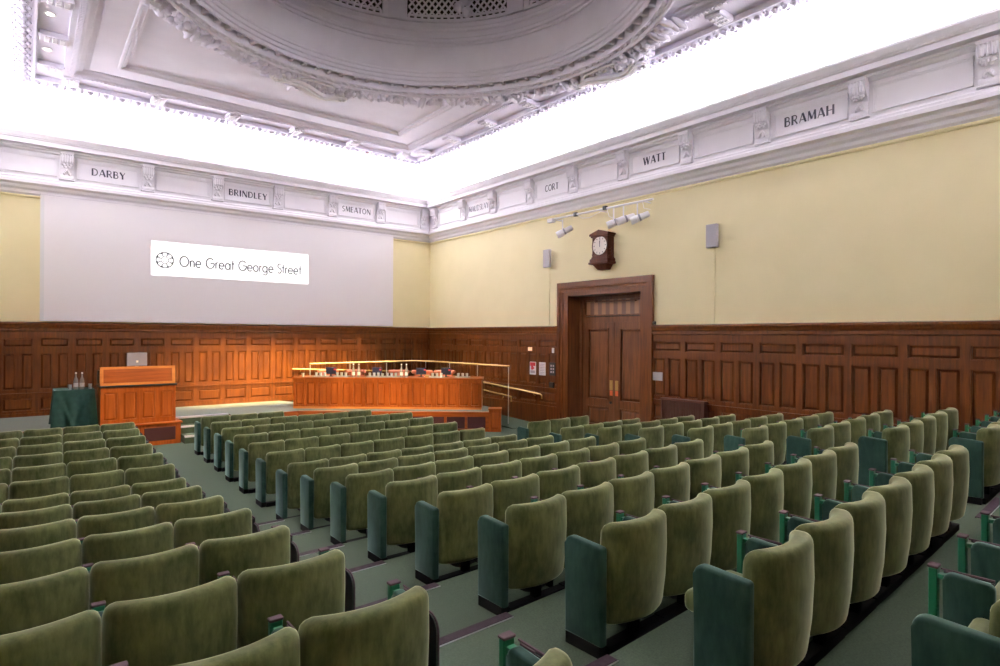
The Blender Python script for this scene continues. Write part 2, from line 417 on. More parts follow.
# wainscot
fS = lambda u, z, d: (u, YW-d, z)
fR = lambda u, z, d: (XW-d, u, z)
def wainscot(u0, u1, c0, pitch, f, name, z0):
    mb = MB()
    bx = lambda a, b_, za, zb, da, db: mb.quadbox([f(a, za, da), f(b_, za, da), f(b_, za, db), f(a, za, db), f(a, zb, da), f(b_, zb, da), f(b_, zb, db), f(a, zb, db)])
    bx(u0, u1, z0, 2.40, 0, .014)
    for za, zb in ((.50, .60), (.90, 1.075), (1.895, 2.03), (2.245, 2.40)): bx(u0, u1, za, zb, .012, .052)
    if z0 < .3: bx(u0, u1, z0, .50, .012, .06); bx(u0, u1, .49, .53, .012, .075)
    else: bx(u0, u1, .46, .55, .012, .06)
    bx(u0, u1, .945, .975, .03, .062); bx(u0, u1, .975, 1.0, .03, .085)
    # crown moulding
    P = [(.012, 2.34), (.045, 2.34), (.05, 2.385), (.085, 2.40), (.085, 2.46), (.105, 2.47), (.125, 2.53), (.14, 2.55), (.14, 2.585), (.012, 2.60)]
    va = [mb.bm.verts.new(f(u0, z, d)) for d, z in P]; vb = [mb.bm.verts.new(f(u1, z, d)) for d, z in P]
    for i in range(len(P)): j = (i+1) % len(P); mb.bm.faces.new([va[i], va[j], vb[j], vb[i]])
    mb.bm.faces.new(va); mb.bm.faces.new(vb[::-1])
    n0 = int(math.floor((u0-c0)/pitch))-1; n1 = int(math.ceil((u1-c0)/pitch))+1
    g = .055
    def clipbox(a, b_, za, zb):
        a, b_ = max(a, u0), min(b_, u1)
        if b_-a > .01: bx(a, b_, za, zb, .012, .0525)
    for n in range(n0, n1+1):
        c = c0+n*pitch; e = c+pitch/2
        clipbox(e-g, e+g, .55, .95); clipbox(e-g, e+g, 1.0, 2.35)
        clipbox(c-.042, c+.042, 1.0, 1.96)
        for (a, b_, za, zb) in ((c-pitch/2+g, e-g, .60, .90), (c-pitch/2+g, e-g, 2.03, 2.245), (c-pitch/2+g, c-.042, 1.075, 1.895), (c+.042, e-g, 1.075, 1.895)):
            if a < u0-.02 or b_ > u1+.02: 
                continue
            # moulded rim then raised field
            w = .016
            for q in ((a, b_, za, za+w), (a, b_, zb-w, zb), (a, a+w, za, zb), (b_-w, b_, za, zb)):
                bx(q[0], q[1], q[2], q[3], .012, .040)
            mb.frustum(a+.022, b_-.022, za+.022, zb-.022, .013, .044, .034, f)
    return struct(mb.build(name, M['wood']))
wainscot(XL, XW-.03, 3.145, .655, fS, 'trim_1', .40)
wainscot(YR, 7.925, 7.57, .785, fR, 'trim_2', 0.)
wainscot(10.87, YW-.03, 11.24, .785, fR, 'trim_3', 0.)
mb = MB(); mb.box(XL, XL+.05, YR, YW, 0, 2.6); mb.box(XL, XW, YR, YR+.05, 0, 2.6); struct(mb.build('trim_4', M['wood']))

# entablature round the room: profile (offset, z)
prof = [(0, 5.46), (.05, 5.50), (.06, 5.56), (.11, 5.60), (.13, 5.66), (.20, 5.70), (.20, 5.765), (.17, 5.775), (.15, 5.80), (.15, 5.835), (.12, 5.85), (.11, 5.875),
        (.10, 6.43), (.13, 6.45), (.15, 6.49), (.19, 6.50), (.20, 6.535), (.355, 6.54), (.355, 6.63), (.375, 6.64), (.385, 6.665), (.40, 6.675), (.425, 6.72), (.45, 6.755), (.45, 6.80), (.40, 6.82), (0, 6.82)]
mb = MB(); mb.rectsweep(prof); struct(mb.build('trim_5', M['white']))
prof = [(0, 5.40), (.03, 5.40), (.045, 5.42), (.045, 5.44), (.03, 5.455), (0, 5.46)]
mb = MB(); mb.rectsweep(prof); struct(mb.build('trim_6', M['yellow']))
# dentil-like bead course under the corona
mb = MB()
for i in range(160):
    y = YR+.6+i*(YW-YR-1.2)/159; mb.box(XW-.392, XW-.37, y, y+.03, 6.645, 6.668)
for i in range(100):
    x = XL+.6+i*(XW-XL-1.2)/99; mb.box(x, x+.03, YW-.392, YW-.37, 6.645, 6.668)
struct(mb.build('trim_7', M['white']))

# scrolled brackets and frieze panels
def make_bracket():
    root = empty('frieze_bracket')          # local x across, -y out of the wall (stage wall), origin on frieze plane
    P = [(0, .60), (0, .0), (.035, .0), (.05, .02), (.05, .06), (.035, .10), (.045, .22), (.07, .30), (.115, .34), (.15, .40), (.16, .47), (.15, .53), (.17, .55), (.17, .60)]
    m = MB(); m.prism(P, -.125, .125, lambda a, b_, h: (h, -a, b_)); m.build('console', M['white'], root)
    m = MB()
    for i in range(5): m.rbox(-.105+.047*i, -.083+.047*i, -.172, -.02, .36, .545, .006, 1)
    m.build('fluting', M['white'], root)
    m = MB()
    for i in range(5):
        a = 2*PI*i/5+.3; m.ico((.065*math.cos(a), -.105, .30+.04*math.sin(a)), .038, 1, (1, .8, .8))
    m.ico((0, -.12, .30), .03, 1); m.build('rosette', M['white'], root, smooth=180)
    m = MB()
    for i in range(6): m.ico((-.05+.02*i, -.052, .20-.03*abs(i-2.5)), .03, 1, (1, .7, 1.4))
    m.build('leaf_drop', M['white'], root, smooth=180)
    m = MB(); m.rbox(-.145, .145, -.075, 0, -.03, .0, .008, 1); m.build('foot_block', M['white'], root)
    return root
brk = make_bracket(); first = True
fz = 5.90
BX = [.73, 2.35, 3.95, 5.53, 7.13, 8.71, 10.30]; BY = [16.55, 14.96, 13.46, 11.85, 10.27, 8.69, 7.06, 5.47, 3.85, 2.20, .6]
for i, x in enumerate(BX):
    o = brk if i == 0 else dup(brk)
    o.location = (x, YW-.10, fz)
    tag(o, 'white scrolled plaster bracket on the frieze above the screen wall, %s from the left' % ORD[i+1] if i < 6 else 'white scrolled plaster bracket above the stage wall tight in the room corner', 'bracket', 'scrolled frieze brackets')
for i, y in enumerate(BY):
    if i == 10: continue
    o = dup(brk); o.location = (XW-.10, y, fz); o.rotation_euler = (0, 0, -PI/2)
    tag(o, 'white scrolled plaster bracket on the right wall frieze, %s from the corner' % ORD[i+1], 'bracket', 'scrolled frieze brackets')

# stroke lettering: thick and thin strokes
TK_, TN = .22, .085
def arcp(cx, cy, rx, ry, a0, a1, n=12): return [(cx+rx*math.cos(math.radians(a0+(a1-a0)*i/n)), cy+ry*math.sin(math.radians(a0+(a1-a0)*i/n))) for i in range(n+1)]
GL = {
 'D': (.86, [(TK_, [(.12, 0), (.12, 1)]), (TN, [(.1, .97), (.35, .97)]), (TN, [(.1, .03), (.35, .03)]), (.13, arcp(.33, .5, .42, .46, 90, -90))]),
 'A': (.86, [(TN, [(.06, 0), (.40, 1)]), (TK_, [(.42, 1), (.78, 0)]), (TN, [(.18, .30), (.66, .30)])]),
 'R': (.78, [(TK_, [(.12, 0), (.12, 1)]), (.11, [(.1, .96)]+arcp(.38, .72, .22, .24, 90, -90)+[(.1, .48)]), (.15, [(.36, .48), (.70, 0)])]),
 'B': (.74, [(TK_, [(.12, 0), (.12, 1)]), (.11, [(.1, .96)]+arcp(.36, .74, .20, .22, 90, -90)+[(.1, .52)]), (.12, [(.1, .52)]+arcp(.38, .28, .25, .25, 90, -90)+[(.1, .03)])]),
 'Y': (.80, [(TK_, [(.08, 1), (.40, .48)]), (TN, [(.74, 1), (.42, .48)]), (TK_, [(.41, .5), (.41, 0)])]),
 'I': (.34, [(TK_, [(.16, 0), (.16, 1)])]),
 'N': (.90, [(TN, [(.10, 0), (.10, 1)]), (TK_, [(.12, 1), (.76, 0)]), (TN, [(.78, 0), (.78, 1)])]),
 'L': (.64, [(TK_, [(.12, 0), (.12, 1)]), (TN, [(.1, .03), (.58, .03)])]),
 'E': (.66, [(TK_, [(.12, 0), (.12, 1)]), (TN, [(.1, .97), (.56, .97)]), (TN, [(.1, .52), (.50, .52)]), (TN, [(.1, .03), (.58, .03)])]),
 'S': (.62, [(.12, arcp(.31, .74, .20, .22, 35, 270, 12)+arcp(.31, .27, .22, .24, 90, -145, 12))]),
 'M': (1.02, [(TN, [(.10, 0), (.14, 1)]), (TK_, [(.16, 1), (.50, .12)]), (TN, [(.50, .12), (.84, 1)]), (TK_, [(.86, 1), (.90, 0)])]),
 'T': (.74, [(TK_, [(.37, 0), (.37, 1)]), (TN, [(.04, .97), (.70, .97)])]),
 'O': (.94, [(.14, arcp(.46, .5, .38, .46, 0, 360, 24))]),
 'C': (.80, [(.14, arcp(.46, .5, .36, .46, 50, 310, 18))]),
 'W': (1.18, [(TK_, [(.06, 1), (.32, 0)]), (TN, [(.32, 0), (.58, 1)]), (TK_, [(.60, 1), (.84, 0)]), (TN, [(.84, 0), (1.10, 1)])]),
 'U': (.84, [(TK_, [(.12, 1)]+[(.12, .4)]+arcp(.42, .32, .30, .30, 180, 270, 6)), (TN, arcp(.42, .32, .30, .30, 270, 360, 6)+[(.72, 1)])]),
 'H': (.92, [(TK_, [(.13, 0), (.13, 1)]), (TK_, [(.77, 0), (.77, 1)]), (TN, [(.1, .5), (.8, .5)])]),
}
def stroke(mb, pts, w, f, d0, d1):
    """ribbon of width w along pts, thickness d0..d1"""
    n = len(pts); P = [Vector(p) for p in pts]; A = []; B = []
    for i in range(n):
        d = (P[min(i+1, n-1)]-P[max(i-1, 0)])
        if d.length < 1e-6: d = Vector((1, 0))
        d.normalize(); q = Vector((-d.y, d.x))*w/2
        A.append(P[i]+q); B.append(P[i]-q)
    for i in range(n-1):
        a, b_, c, e = A[i], A[i+1], B[i+1], B[i]
        mb.quadbox([f(a.x, a.y, d0), f(b_.x, b_.y, d0), f(c.x, c.y, d0), f(e.x, e.y, d0), f(a.x, a.y, d1), f(b_.x, b_.y, d1), f(c.x, c.y, d1), f(e.x, e.y, d1)])
def word(txt, width, h, f, parent, cx, cz, d0, d1, mat):
    tot = sum(GL[c][0]+.10 for c in txt)-.10; s_ = width/tot
    mb = MB(); x = 0
    for c in txt:
        w, st = GL[c]
        for t, pts in st:
            stroke(mb, [(cx-width/2+(x+px)*s_, cz-h/2+pz*h) for px, pz in pts], t*min(s_, h*1.15), f, d0, d1)
        x += w+.10
    return mb.build('lettering', mat, parent)
def frieze_panel(u0, u1, wall, txt, label, tw, th):
    f = (lambda u, z, d: (u, YW-.10-d, z)) if wall == 'S' else (lambda u, z, d: (XW-.10-d, u, z))
    root = empty('frieze_plaque')
    z0, z1 = 5.935, 6.37
    mb = MB()
    bx = lambda a, b_, za, zb, da, db: mb.quadbox([f(a, za, da), f(b_, za, da), f(b_, za, db), f(a, za, db), f(a, zb, da), f(b_, zb, da), f(b_, zb, db), f(a, zb, db)])
    for w, d in ((.045, .022), (.022, .034)):
        bx(u0, u1, z0, z0+w, 0, d); bx(u0, u1, z1-w, z1, 0, d); bx(u0, u0+w, z0, z1, 0, d); bx(u1-w, u1, z0, z1, 0, d)
    mb.build('frame_moulding', M['white'], root)
    mb = MB(); bx2 = mb
    P = [(u0+.04, z0+.04), (u1-.04, z0+.04), (u1-.04, z1-.04), (u0+.04, z1-.04)]
    mb.quadbox([f(a, b_, -.005) for a, b_ in P]+[f(a, b_, .006) for a, b_ in P]); mb.build('field', M['white'], root)
    if txt:
        ff = f if wall == 'S' else (lambda u, z, d: f(u0+u1-u, z, d))
        word(txt, tw, th, ff, root, (u0+u1)/2+(0), 6.165, .005, .010, M['ink'])
    tag(root, label, 'frieze plaque', 'plaster frieze plaques')
ks = {0: ('DARBY', .68, 'frieze plaque with black five-letter name, above the left part of the screen'), 2: ('BRINDLEY', 1.0, 'frieze plaque with black eight-letter name, above the slide on the screen'), 4: ('SMEATON', .94, 'frieze plaque with black seven-letter name, above the right part of the screen')}
edges = [-.87]+BX
for i in range(len(edges)-1):
    t = ks.get(i-1)
    pos = ['at the far left of the screen wall', '', 'between the first and second named panels above the screen', '', 'between the second and third named panels above the screen', '', 'beside the room corner on the screen wall'][i]
    frieze_panel(edges[i]+.18, edges[i+1]-.18, 'S', t[0] if t else '', t[2] if t else 'blank white frieze plaque '+pos, t[1] if t else 0, .165)
kr = {1: ('MAUDSLAY', .98, 'frieze plaque with blurred dark name nearest the corner on the right wall'), 3: ('CORT', .50, 'frieze plaque with short black four-letter name above the left wall speaker'), 5: ('WATT', .58, 'frieze plaque with black four-letter name starting with W, right wall'), 7: ('BRAMAH', .84, 'frieze plaque with large black six-letter name, far right wall')}
bl = {0: 'tight beside the corner on the right wall', 2: 'left of the short four-letter name on the right wall', 4: 'above the wall lights and clock', 6: 'just left of the six-letter name on the right wall', 8: 'just right of the six-letter name on the right wall', 9: 'at the right edge of the photo'}
for i in range(len(BY)-1):
    t = kr.get(i)
    frieze_panel(BY[i+1]+.18, BY[i]-.18, 'R', t[0] if t else '', t[2] if t else 'blank white frieze plaque '+bl[i], t[1] if t else 0, .165)

# ------------------------------------------------------------------ cove and ceiling
pr = []
for i in range(13):
    a = PI/2*i/12
    pr.append((1.0*(1-math.cos(a)), 6.82+.92*math.sin(a)))
pr2 = [(o, z) for o, z in pr]+[(1.0, 8.6), (0, 8.6)]
mb = MB(); mb.rectsweep(pr2); o = mb.build('ceiling_cove', M['cove'], smooth=40); struct(o)
prof = [(.965, 7.74), (.965, 7.69), (1.0, 7.66), (1.26, 7.69), (1.29, 7.70), (1.29, 7.66), (1.33, 7.66), (1.34, 7.755), (1.78, 7.755), (1.78, 7.70), (1.91, 7.70), (1.92, 7.735), (1.98, 7.745), (2.02, 7.77), (2.10, 7.78), (2.12, 7.805), (2.20, 7.81),
        (2.20, 7.79), (2.64, 7.79), (2.66, 7.775), (2.70, 7.775), (2.73, 7.81), (2.78, 7.82), (2.80, 7.855), (2.84, 7.86), (2.84, 8.7), (.965, 8.7)]
def cutter():
    m = MB(); m.lathe([(3.99, 7.0), (3.99, 9.5)], 96, f=lambda x, y, z: (CX+x, CY+y, z)); return m.build('cut', M['ceil'])
def cut(o, c):
    md = o.modifiers.new('b', 'BOOLEAN'); md.operation = 'DIFFERENCE'; md.object = c; md.solver = 'EXACT'
    dg = bpy.context.evaluated_depsgraph_get(); me = bpy.data.meshes.new_from_object(o.evaluated_get(dg)); o.modifiers.clear(); old = o.data; o.data = me
cc = cutter()
mb = MB(); mb.rectsweep(prof); o1 = struct(mb.build('ceiling_moulding', M['ceil']))
mb = MB(); mb.box(XL+2.8, XW-2.8, YR+2.8, YW-2.8, 7.86, 8.7); o2 = struct(mb.build('ceiling', M['ceil']))
bpy.context.view_layer.update()
cut(o1, cc); cut(o2, cc)
bpy.data.objects.remove(cc)
for o in (o1, o2):
    if not o.data.materials: o.data.materials.append(M['ceil'])
def inring(x, y, r): return math.hypot(x-CX, y-CY) < r
# leaf lumps along the ceiling lip
mb = MB()
def lip(a, b_, fixed, axis):
    L = b_-a; n = int(L/.15)
    for i in range(n):
        u = a+(i+.5)*L/n
        def pp(oo, zz): return Vector((u, YW-oo, zz) if axis == 'S' else ((XW-oo, u, zz) if axis == 'R' else (XL+oo, u, zz)))
        rz = 0 if axis == 'S' else PI/2
        if i % 2 == 0:
            for da, rr in ((-.55, .09), (0, .11), (.55, .09)):
                mb.ico(pp(1.10+.03*abs(da), 7.65), rr, 1, (.42, 1.25, .45), Matrix.Rotation(rz+da, 4, 'Z'))
            mb.ico(pp(.985, 7.655), .055, 1, (1.3, .7, .7), Matrix.Rotation(rz, 4, 'Z'))
        else:
            mb.ico(pp(1.02, 7.66), .05, 1, (1, .8, .8), Matrix.Rotation(rz, 4, 'Z')); mb.ico(pp(1.14, 7.655), .05, 1); mb.ico(pp(1.23, 7.66), .035, 1)
lip(XL+1.0, XW-1.0, 0, 'S'); lip(YR+1.0, YW-1.0, 0, 'R'); lip(YR+1.0, YW-1.0, 0, 'L')
struct(mb.build('trim_8', M['ceil'], smooth=180))
# small dentil course
mb = MB()
n = 200
for i in range(n):
    u = YR+1.9+i*(YW-YR-3.8)/n
    for s_ in (0, 1):
        x = XW-1.915 if s_ else XL+1.915
        if not inring(x, u, 4.1): mb.box(x-.04, x+.04, u, u+.05, 7.68, 7.705)
for i in range(110):
    u = XL+1.9+i*(XW-XL-3.8)/110; mb.box(u, u+.05, YW-1.90, YW-1.82, 7.68, 7.705)
for i in range(230):
    u = XL+2.2+i*(XW-XL-4.4)/230; mb.box(u, u+.018, YW-2.16, YW-2.11, 7.785, 7.808)
struct(mb.build('trim_9', M['ceil']))
# modillion blocks
def make_block():
    root = empty('modillion_block')
    m = MB(); m.rbox(-.14, .14, -.215, .215, 0, .10, .012, 1); m.build('block', M['ceil'], root)
    m = MB()
    for i in range(3):
        for j in range(3): m.rbox(-.105+.075*i, -.045+.075*i, -.16+.11*j, -.08+.11*j, -.022, .004, .008, 1)
    m.build('drops', M['white'], root)
    return root
blk = make_block()
for i, x in enumerate([.73]+BX[1:6]):
    o = blk if i == 0 else dup(blk)
    o.location = (x, YW-1.585, 7.655)
    tag(o, 'white modillion block under the ceiling edge above the screen wall, %s from the left' % ORD[i+1], 'modillion', 'modillion blocks under the ceiling edge')
q = 0
for i, y in enumerate(BY[1:-1]):
    if inring(XW-1.585, y, 4.35): continue
    o = dup(blk); o.location = (XW-1.585, y, 7.655); o.rotation_euler = (0, 0, PI/2); q += 1
    tag(o, 'white modillion block under the ceiling edge along the right wall, %s from the corner' % ORD[q], 'modillion', 'modillion blocks under the ceiling edge')
# left band: cross pieces and downlights in the coffers
for i, y in enumerate((14.95, 13.46, 11.9)):
    if i:
        o = dup(blk)
        o.location = (XL+1.585, y, 7.655); o.rotation_euler = (0, 0, PI/2)
        tag(o, 'white modillion block in the ceiling band at top left, %s from the screen wall' % ORD[i], 'modillion', 'modillion blocks under the ceiling edge')
    if i < 1: o = dup(blk); o.location = (XL+1.585, y, 7.655); o.rotation_euler = (0, 0, PI/2); tag(o, 'white modillion block in the ceiling corner at top left', 'modillion', 'modillion blocks under the ceiling edge')
def downlight(x, y, label):
    r = empty('recessed_downlight', (x, y, 7.75))
    m = MB(); m.lathe([(.055, -.001), (.085, -.001), (.09, -.012), (.08, -.018), (.058, -.01)], 20, closed=True); m.build('trim_ring', M['lampw'], r, smooth=60)
    m = MB(); m.lathe([(0, -.004), (.057, -.004)], 20, cap=False); m.build('lamp_lens', M['lampglow'], r)
    tag(r, label, 'downlight', 'recessed ceiling downlights')
downlight(XL+1.5, 14.2, 'small recessed downlight in the upper left ceiling coffer nearer the screen wall')
downlight(XL+1.5, 12.6, 'small recessed downlight in the upper left ceiling coffer at the top photo edge')

# dome ring and drum (lathe)
dome = [(4.03, 7.95), (4.03, 7.64), (4.01, 7.61), (3.97, 7.595), (3.94, 7.61), (3.93, 7.64), (3.86, 7.65), (3.85, 7.67), (3.85, 7.68), (3.848, 7.73), (3.845, 8.02), (3.715, 8.02), (3.712, 7.76), (3.685, 7.77), (3.685, 7.83), (3.65, 7.84), (3.645, 7.90), (3.61, 7.91), (3.60, 7.97), (3.58, 7.98), (3.58, 8.02)]
for i in range(1, 9):
    t = i/8; dome.append((3.58-.15*math.sin(t*PI/2), 8.02+.46*t))
dome += [(3.40, 8.485), (3.40, 8.52), (3.43, 8.53), (3.43, 8.56), (3.39, 8.57), (3.37, 8.62), (3.39, 8.64), (3.42, 8.66), (3.42, 8.78), (3.38, 8.80), (3.37, 8.84), (3.39, 8.87), (3.39, 8.96)]
mb = MB(); mb.lathe(dome, 128, f=lambda x, y, z: (CX+x, CY+y, z)); 
for f_ in [f_ for f_ in mb.bm.faces if len(f_.verts) > 8]: mb.bm.faces.remove(f_)
struct(mb.build('ceiling_dome_drum', M['ceil'], smooth=25))
# dome shell with lattice panels
def shell(r0, z, n=10):
    return [(r0*math.cos(PI/2*i/n*.98), z+2.3*math.sin(PI/2*i/n)) for i in range(n+1)]
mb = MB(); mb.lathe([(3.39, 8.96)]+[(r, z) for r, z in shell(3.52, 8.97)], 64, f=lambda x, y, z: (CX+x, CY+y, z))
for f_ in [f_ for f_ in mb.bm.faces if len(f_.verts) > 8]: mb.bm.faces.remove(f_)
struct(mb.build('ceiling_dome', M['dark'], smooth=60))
def dpt(a, v, r=3.40):   # point on the dome grille; v height above springing
    rr = r*math.cos(min(1.2, v/2.6)*.9); return Vector((CX+rr*math.cos(a), CY+rr*math.sin(a), 8.97+v))
mb = MB()
for k in range(8):
    a = PI/8+k*PI/4
    for (da, rr) in ((.075, 3.38), (.04, 3.34)):
        for i in range(6):
            v0, v1 = i*.25, i*.25+.25
            P = []
            for v in (v0, v1):
                for s_, rad in ((-1, rr), (1, rr), (1, rr+.12), (-1, rr+.12)):
                    P.append(dpt(a+s_*da, v, rad))
            mb.quadbox(P)
# base border
for k in range(64):
    a0, a1 = 2*PI*k/64, 2*PI*(k+1)/64
    mb.quadbox([dpt(a0, 0, 3.36), dpt(a1, 0, 3.36), dpt(a1, 0, 3.5), dpt(a0, 0, 3.5), dpt(a0, .06, 3.36), dpt(a1, .06, 3.36), dpt(a1, .06, 3.5), dpt(a0, .06, 3.5)])
struct(mb.build('trim_10', M['ceil']))
mb = MB()
for k in range(8):
    c = k*PI/4; hw = PI/8-.085
    def bar(p, q, w=.022):
        mb.tube([p, q], w, 5)
    N = 15
    for i in range(N+1):       # square base course
        a = c-hw+2*hw*i/N; bar(dpt(a, .05, 3.42), dpt(a, .15, 3.42), .03)
    for i in range(N):
        a0 = c-hw+2*hw*i/N; a1 = c-hw+2*hw*(i+1)/N
        bar(dpt(a0, .15, 3.42), dpt(a1, .15, 3.42), .026)
        for j in range(7):
            v0, v1 = .15+j*.16, .15+(j+1)*.16
            bar(dpt(a0, v0, 3.42), dpt(a1, v1, 3.42)); bar(dpt(a1, v0, 3.42), dpt(a0, v1, 3.42))
    for j in range(8):         # leafy medallion in the middle
        mb.ico(dpt(c+random.uniform(-.06, .06), .2+j*.12, 3.40), .13, 1, (1, 1, 1))
struct(mb.build('trim_11', M['ceil']))
# egg band and dentils on the ring
mb = MB()
n = 88
for i in range(n):
    a = 2*PI*(i+.5)/n; R_ = Matrix.Rotation(a, 4, 'Z')
    t = bmesh.new(); bmesh.ops.create_cube(t, size=1, matrix=Matrix.Translation((CX, CY, 0)) @ R_ @ Matrix.Translation((3.78, 0, 7.80)) @ Matrix.Diagonal((.135, .06, .12, 1))); mb.merge(t)
n = 150
for i in range(n):
    a = 2*PI*i/n; mb.ico((CX+3.895*math.cos(a), CY+3.895*math.sin(a), 7.645), .05, 1, (.75, 1.2, .7), Matrix.Rotation(a, 4, 'Z'))
struct(mb.build('trim_12', M['ceil']))
# garland
mb = MB()
n = 118
for i in range(n):         # fruit and leaf bunches
    a = 2*PI*i/n
    if math.sin(a) < -.5: continue
    ph = (i % 10)/10.; cl = .8+.3*math.sin(ph*PI)
    leaf = (i % 10) in (0, 1, 9)
    for j in range(5):
        rr = 4.10+.065*j*cl+random.uniform(-.02, .02); aa = a+random.uniform(-.010, .010)
        z = 7.69-.09*math.sin(PI*(j+.8)/5.6)*cl-random.uniform(0, .025)
        rot = Matrix.Rotation(aa+random.uniform(-.6, .6), 4, 'Z') @ Matrix.Rotation(random.uniform(-.5, .5), 4, 'Y')
        if leaf: mb.ico((CX+(rr+.03)*math.cos(aa), CY+(rr+.03)*math.sin(aa), z-.01), random.uniform(.085, .115), 2, (1.7, .50, .55), rot)
        else: mb.ico((CX+rr*math.cos(aa), CY+rr*math.sin(aa), z), random.uniform(.05, .075), 2, (1.1, .95, 1.1), rot)
n = 30
for i in range(n):         # acanthus tufts spilling outward
    a = 2*PI*i/n+.1
    if math.sin(a) < -.5: continue
    for s_ in (-1, -.5, 0, .5, 1):
        for q in range(2):
            rr = 4.20+.11*q; aa = a+s_*.022*(q+1)
            mb.ico((CX+rr*math.cos(aa), CY+rr*math.sin(aa), 7.60+.03*q), .085, 2, (1.6, .42, .45), Matrix.Rotation(aa+s_*.7, 4, 'Z') @ Matrix.Rotation(.25, 4, 'Y'))
struct(mb.build('trim_13', M['ceil'], smooth=180))
# backing ring under the garland
mb = MB(); mb.lathe([(4.0, 7.98), (4.0, 7.80), (4.22, 7.81), (4.30, 7.84), (4.30, 7.98)], 96, f=lambda x, y, z: (CX+x, CY+y, z), closed=True); struct(mb.build('trim_14', M['ceil'], smooth=30))
# cartouches on the ring axes
def cartouche(a, label, ext):
    r = empty('scroll_cartouche', (CX, CY, 0), a)     # local +x outward
    m = MB(); m.rbox(4.08, ext, -.22, .22, 7.74, 7.86, .02, 2); m.build('link_block', M['ceil'], r)
    def band(m, P, w, t):      # flat ribbon along P (radial x, tangential y, z), width w across
        A = []
        for i, p in enumerate(P):
            d = (P[min(i+1, len(P)-1)]-P[max(i-1, 0)]); d.z = 0; d.normalize(); q = Vector((-d.y, d.x, 0)); ww = w[i] if hasattr(w, '__len__') else w
            A.append((p+q*ww, p-q*ww))
        for (a0, b0), (a1, b1) in zip(A, A[1:]):
            u_ = Vector((0, 0, t)); m.quadbox([b0, a0, a1, b1, b0+u_, a0+u_, a1+u_, b1+u_])
    m = MB()
    P = [Vector((4.36+.16*math.sin(2*PI*t), -.72+1.44*t, 7.55-.09*math.sin(t*PI))) for t in [i/20 for i in range(21)]]
    band(m, P, [.05+.07*math.sin(PI*i/20) for i in range(21)], .07)
    band(m, [p+Vector((.0, 0, -.025)) for p in P], [.02+.03*math.sin(PI*i/20) for i in range(21)], .05)
    m.build('ribbon_scroll', M['white'], r, smooth=30)
    for s_ in (-1, 1):
        m = MB(); P = []
        for i in range(26):
            t = i/25; ang = t*3.4*PI; rad = .19*(1-.8*t)
            P.append(Vector((4.38-.12*s_+rad*math.cos(ang)*s_, s_*.70+rad*math.sin(ang), 7.60-.07*t)))
        m.tube(P, [.045*(1-.55*i/25) for i in range(26)], 8)
        m.build('volute', M['white'], r, smooth=180)
    m = MB()
    P = [Vector((4.14+.09*math.cos(t), .40*math.sin(t), 7.60)) for t in [2*PI*i/28 for i in range(29)]]
    m.tube(P, .028, 8); m.build('oval_loop', M['white'], r, smooth=180)
    m = MB()
    for i in range(16):
        m.ico((4.14+random.uniform(-.05, .05), -.33+.044*i, 7.63), .045, 1)
    for i in range(13):
        y = -.6+.1*i; m.ico((4.56+.04*math.cos(y*4), y, 7.62), .10, 1, (1.7, .36, .45), Matrix.Rotation(y*.9+random.uniform(-.2, .2), 4, 'Z'))
    for i in range(18):
        y = random.choice((-1, 1))*random.uniform(.55, .95); m.ico((random.uniform(4.1, 4.55), y, 7.64), random.uniform(.06, .10), 1, (1.6, .5, .5), Matrix.Rotation(random.uniform(0, PI), 4, 'Z'))
    m.build('acanthus_leaves', M['ceil'], r, smooth=180)
    tag(r, label, 'plaster ornament', 'scroll cartouches on the dome ring')
cartouche(PI/2, 'white plaster scroll ornament on the dome ring toward the screen wall', 5.3)
cartouche(0, 'white plaster scroll ornament on the dome ring toward the right wall, overlapping the bright cove', 4.5)

# ------------------------------------------------------------------ screen and slide
SY = YW-.06
root = empty('projection_screen', (4.72, SY, 2.62))
m = MB(); m.rbox(-4.47, 4.47, -.045, .05, 0, 2.86, .006, 1); m.build('screen_panel', M['screen'], root)
m = MB(); m.box(-4.475, -4.40, -.05, -.045, 0, 2.86); m.build('edge_hem', M['paper'], root)
m = MB(); m.rbox(-4.47, 4.47, -.05, .05, 2.86, 2.90, .004, 1); m.build('top_rail', M['white'], root)
tag(root, 'large pale white projection screen covering the stage wall above the panelling', 'screen')
fy = lambda u, z, d: (u, SY-.045-d, z)
root = empty('projected_slide', (0, 0, 0))
m = MB(); m.quadbox([fy(2.43, 3.81, .0005), fy(6.42, 3.81, .0005), fy(6.42, 4.67, .0005), fy(2.43, 4.67, .0005), fy(2.43, 3.81, .003), fy(6.42, 3.81, .003), fy(6.42, 4.67, .003), fy(2.43, 4.67, .003)])
m.build('slide_field', M['slide'], root)
m = MB()
ex, ez, er = 2.735, 4.205, .195
stroke(m, arcp(ex, ez, er, er, 0, 360, 40), .024, fy, .003, .005)
stroke(m, arcp(ex, ez, er*.44, er*.44, 0, 360, 24), .014, fy, .003, .005)
stroke(m, arcp(ex, ez, er*.25, er*.25, 0, 360, 20), .010, fy, .003, .005)
for i in range(8):
    a = i*PI/4+PI/8
    p = lambda r, da=0: (ex+r*math.cos(a+da), ez+r*math.sin(a+da))
    stroke(m, [p(er*.44), p(er)], .014, fy, .003, .005)
    stroke(m, [p(er*.86, -.14), p(er*.98, 0), p(er*.86, .14)], .03, fy, .003, .005)
    stroke(m, [p(er*.62, -.39), p(er*.72, 0), p(er*.62, .39)], .010, fy, .003, .005)
m.build('emblem', M['wtext'], root)
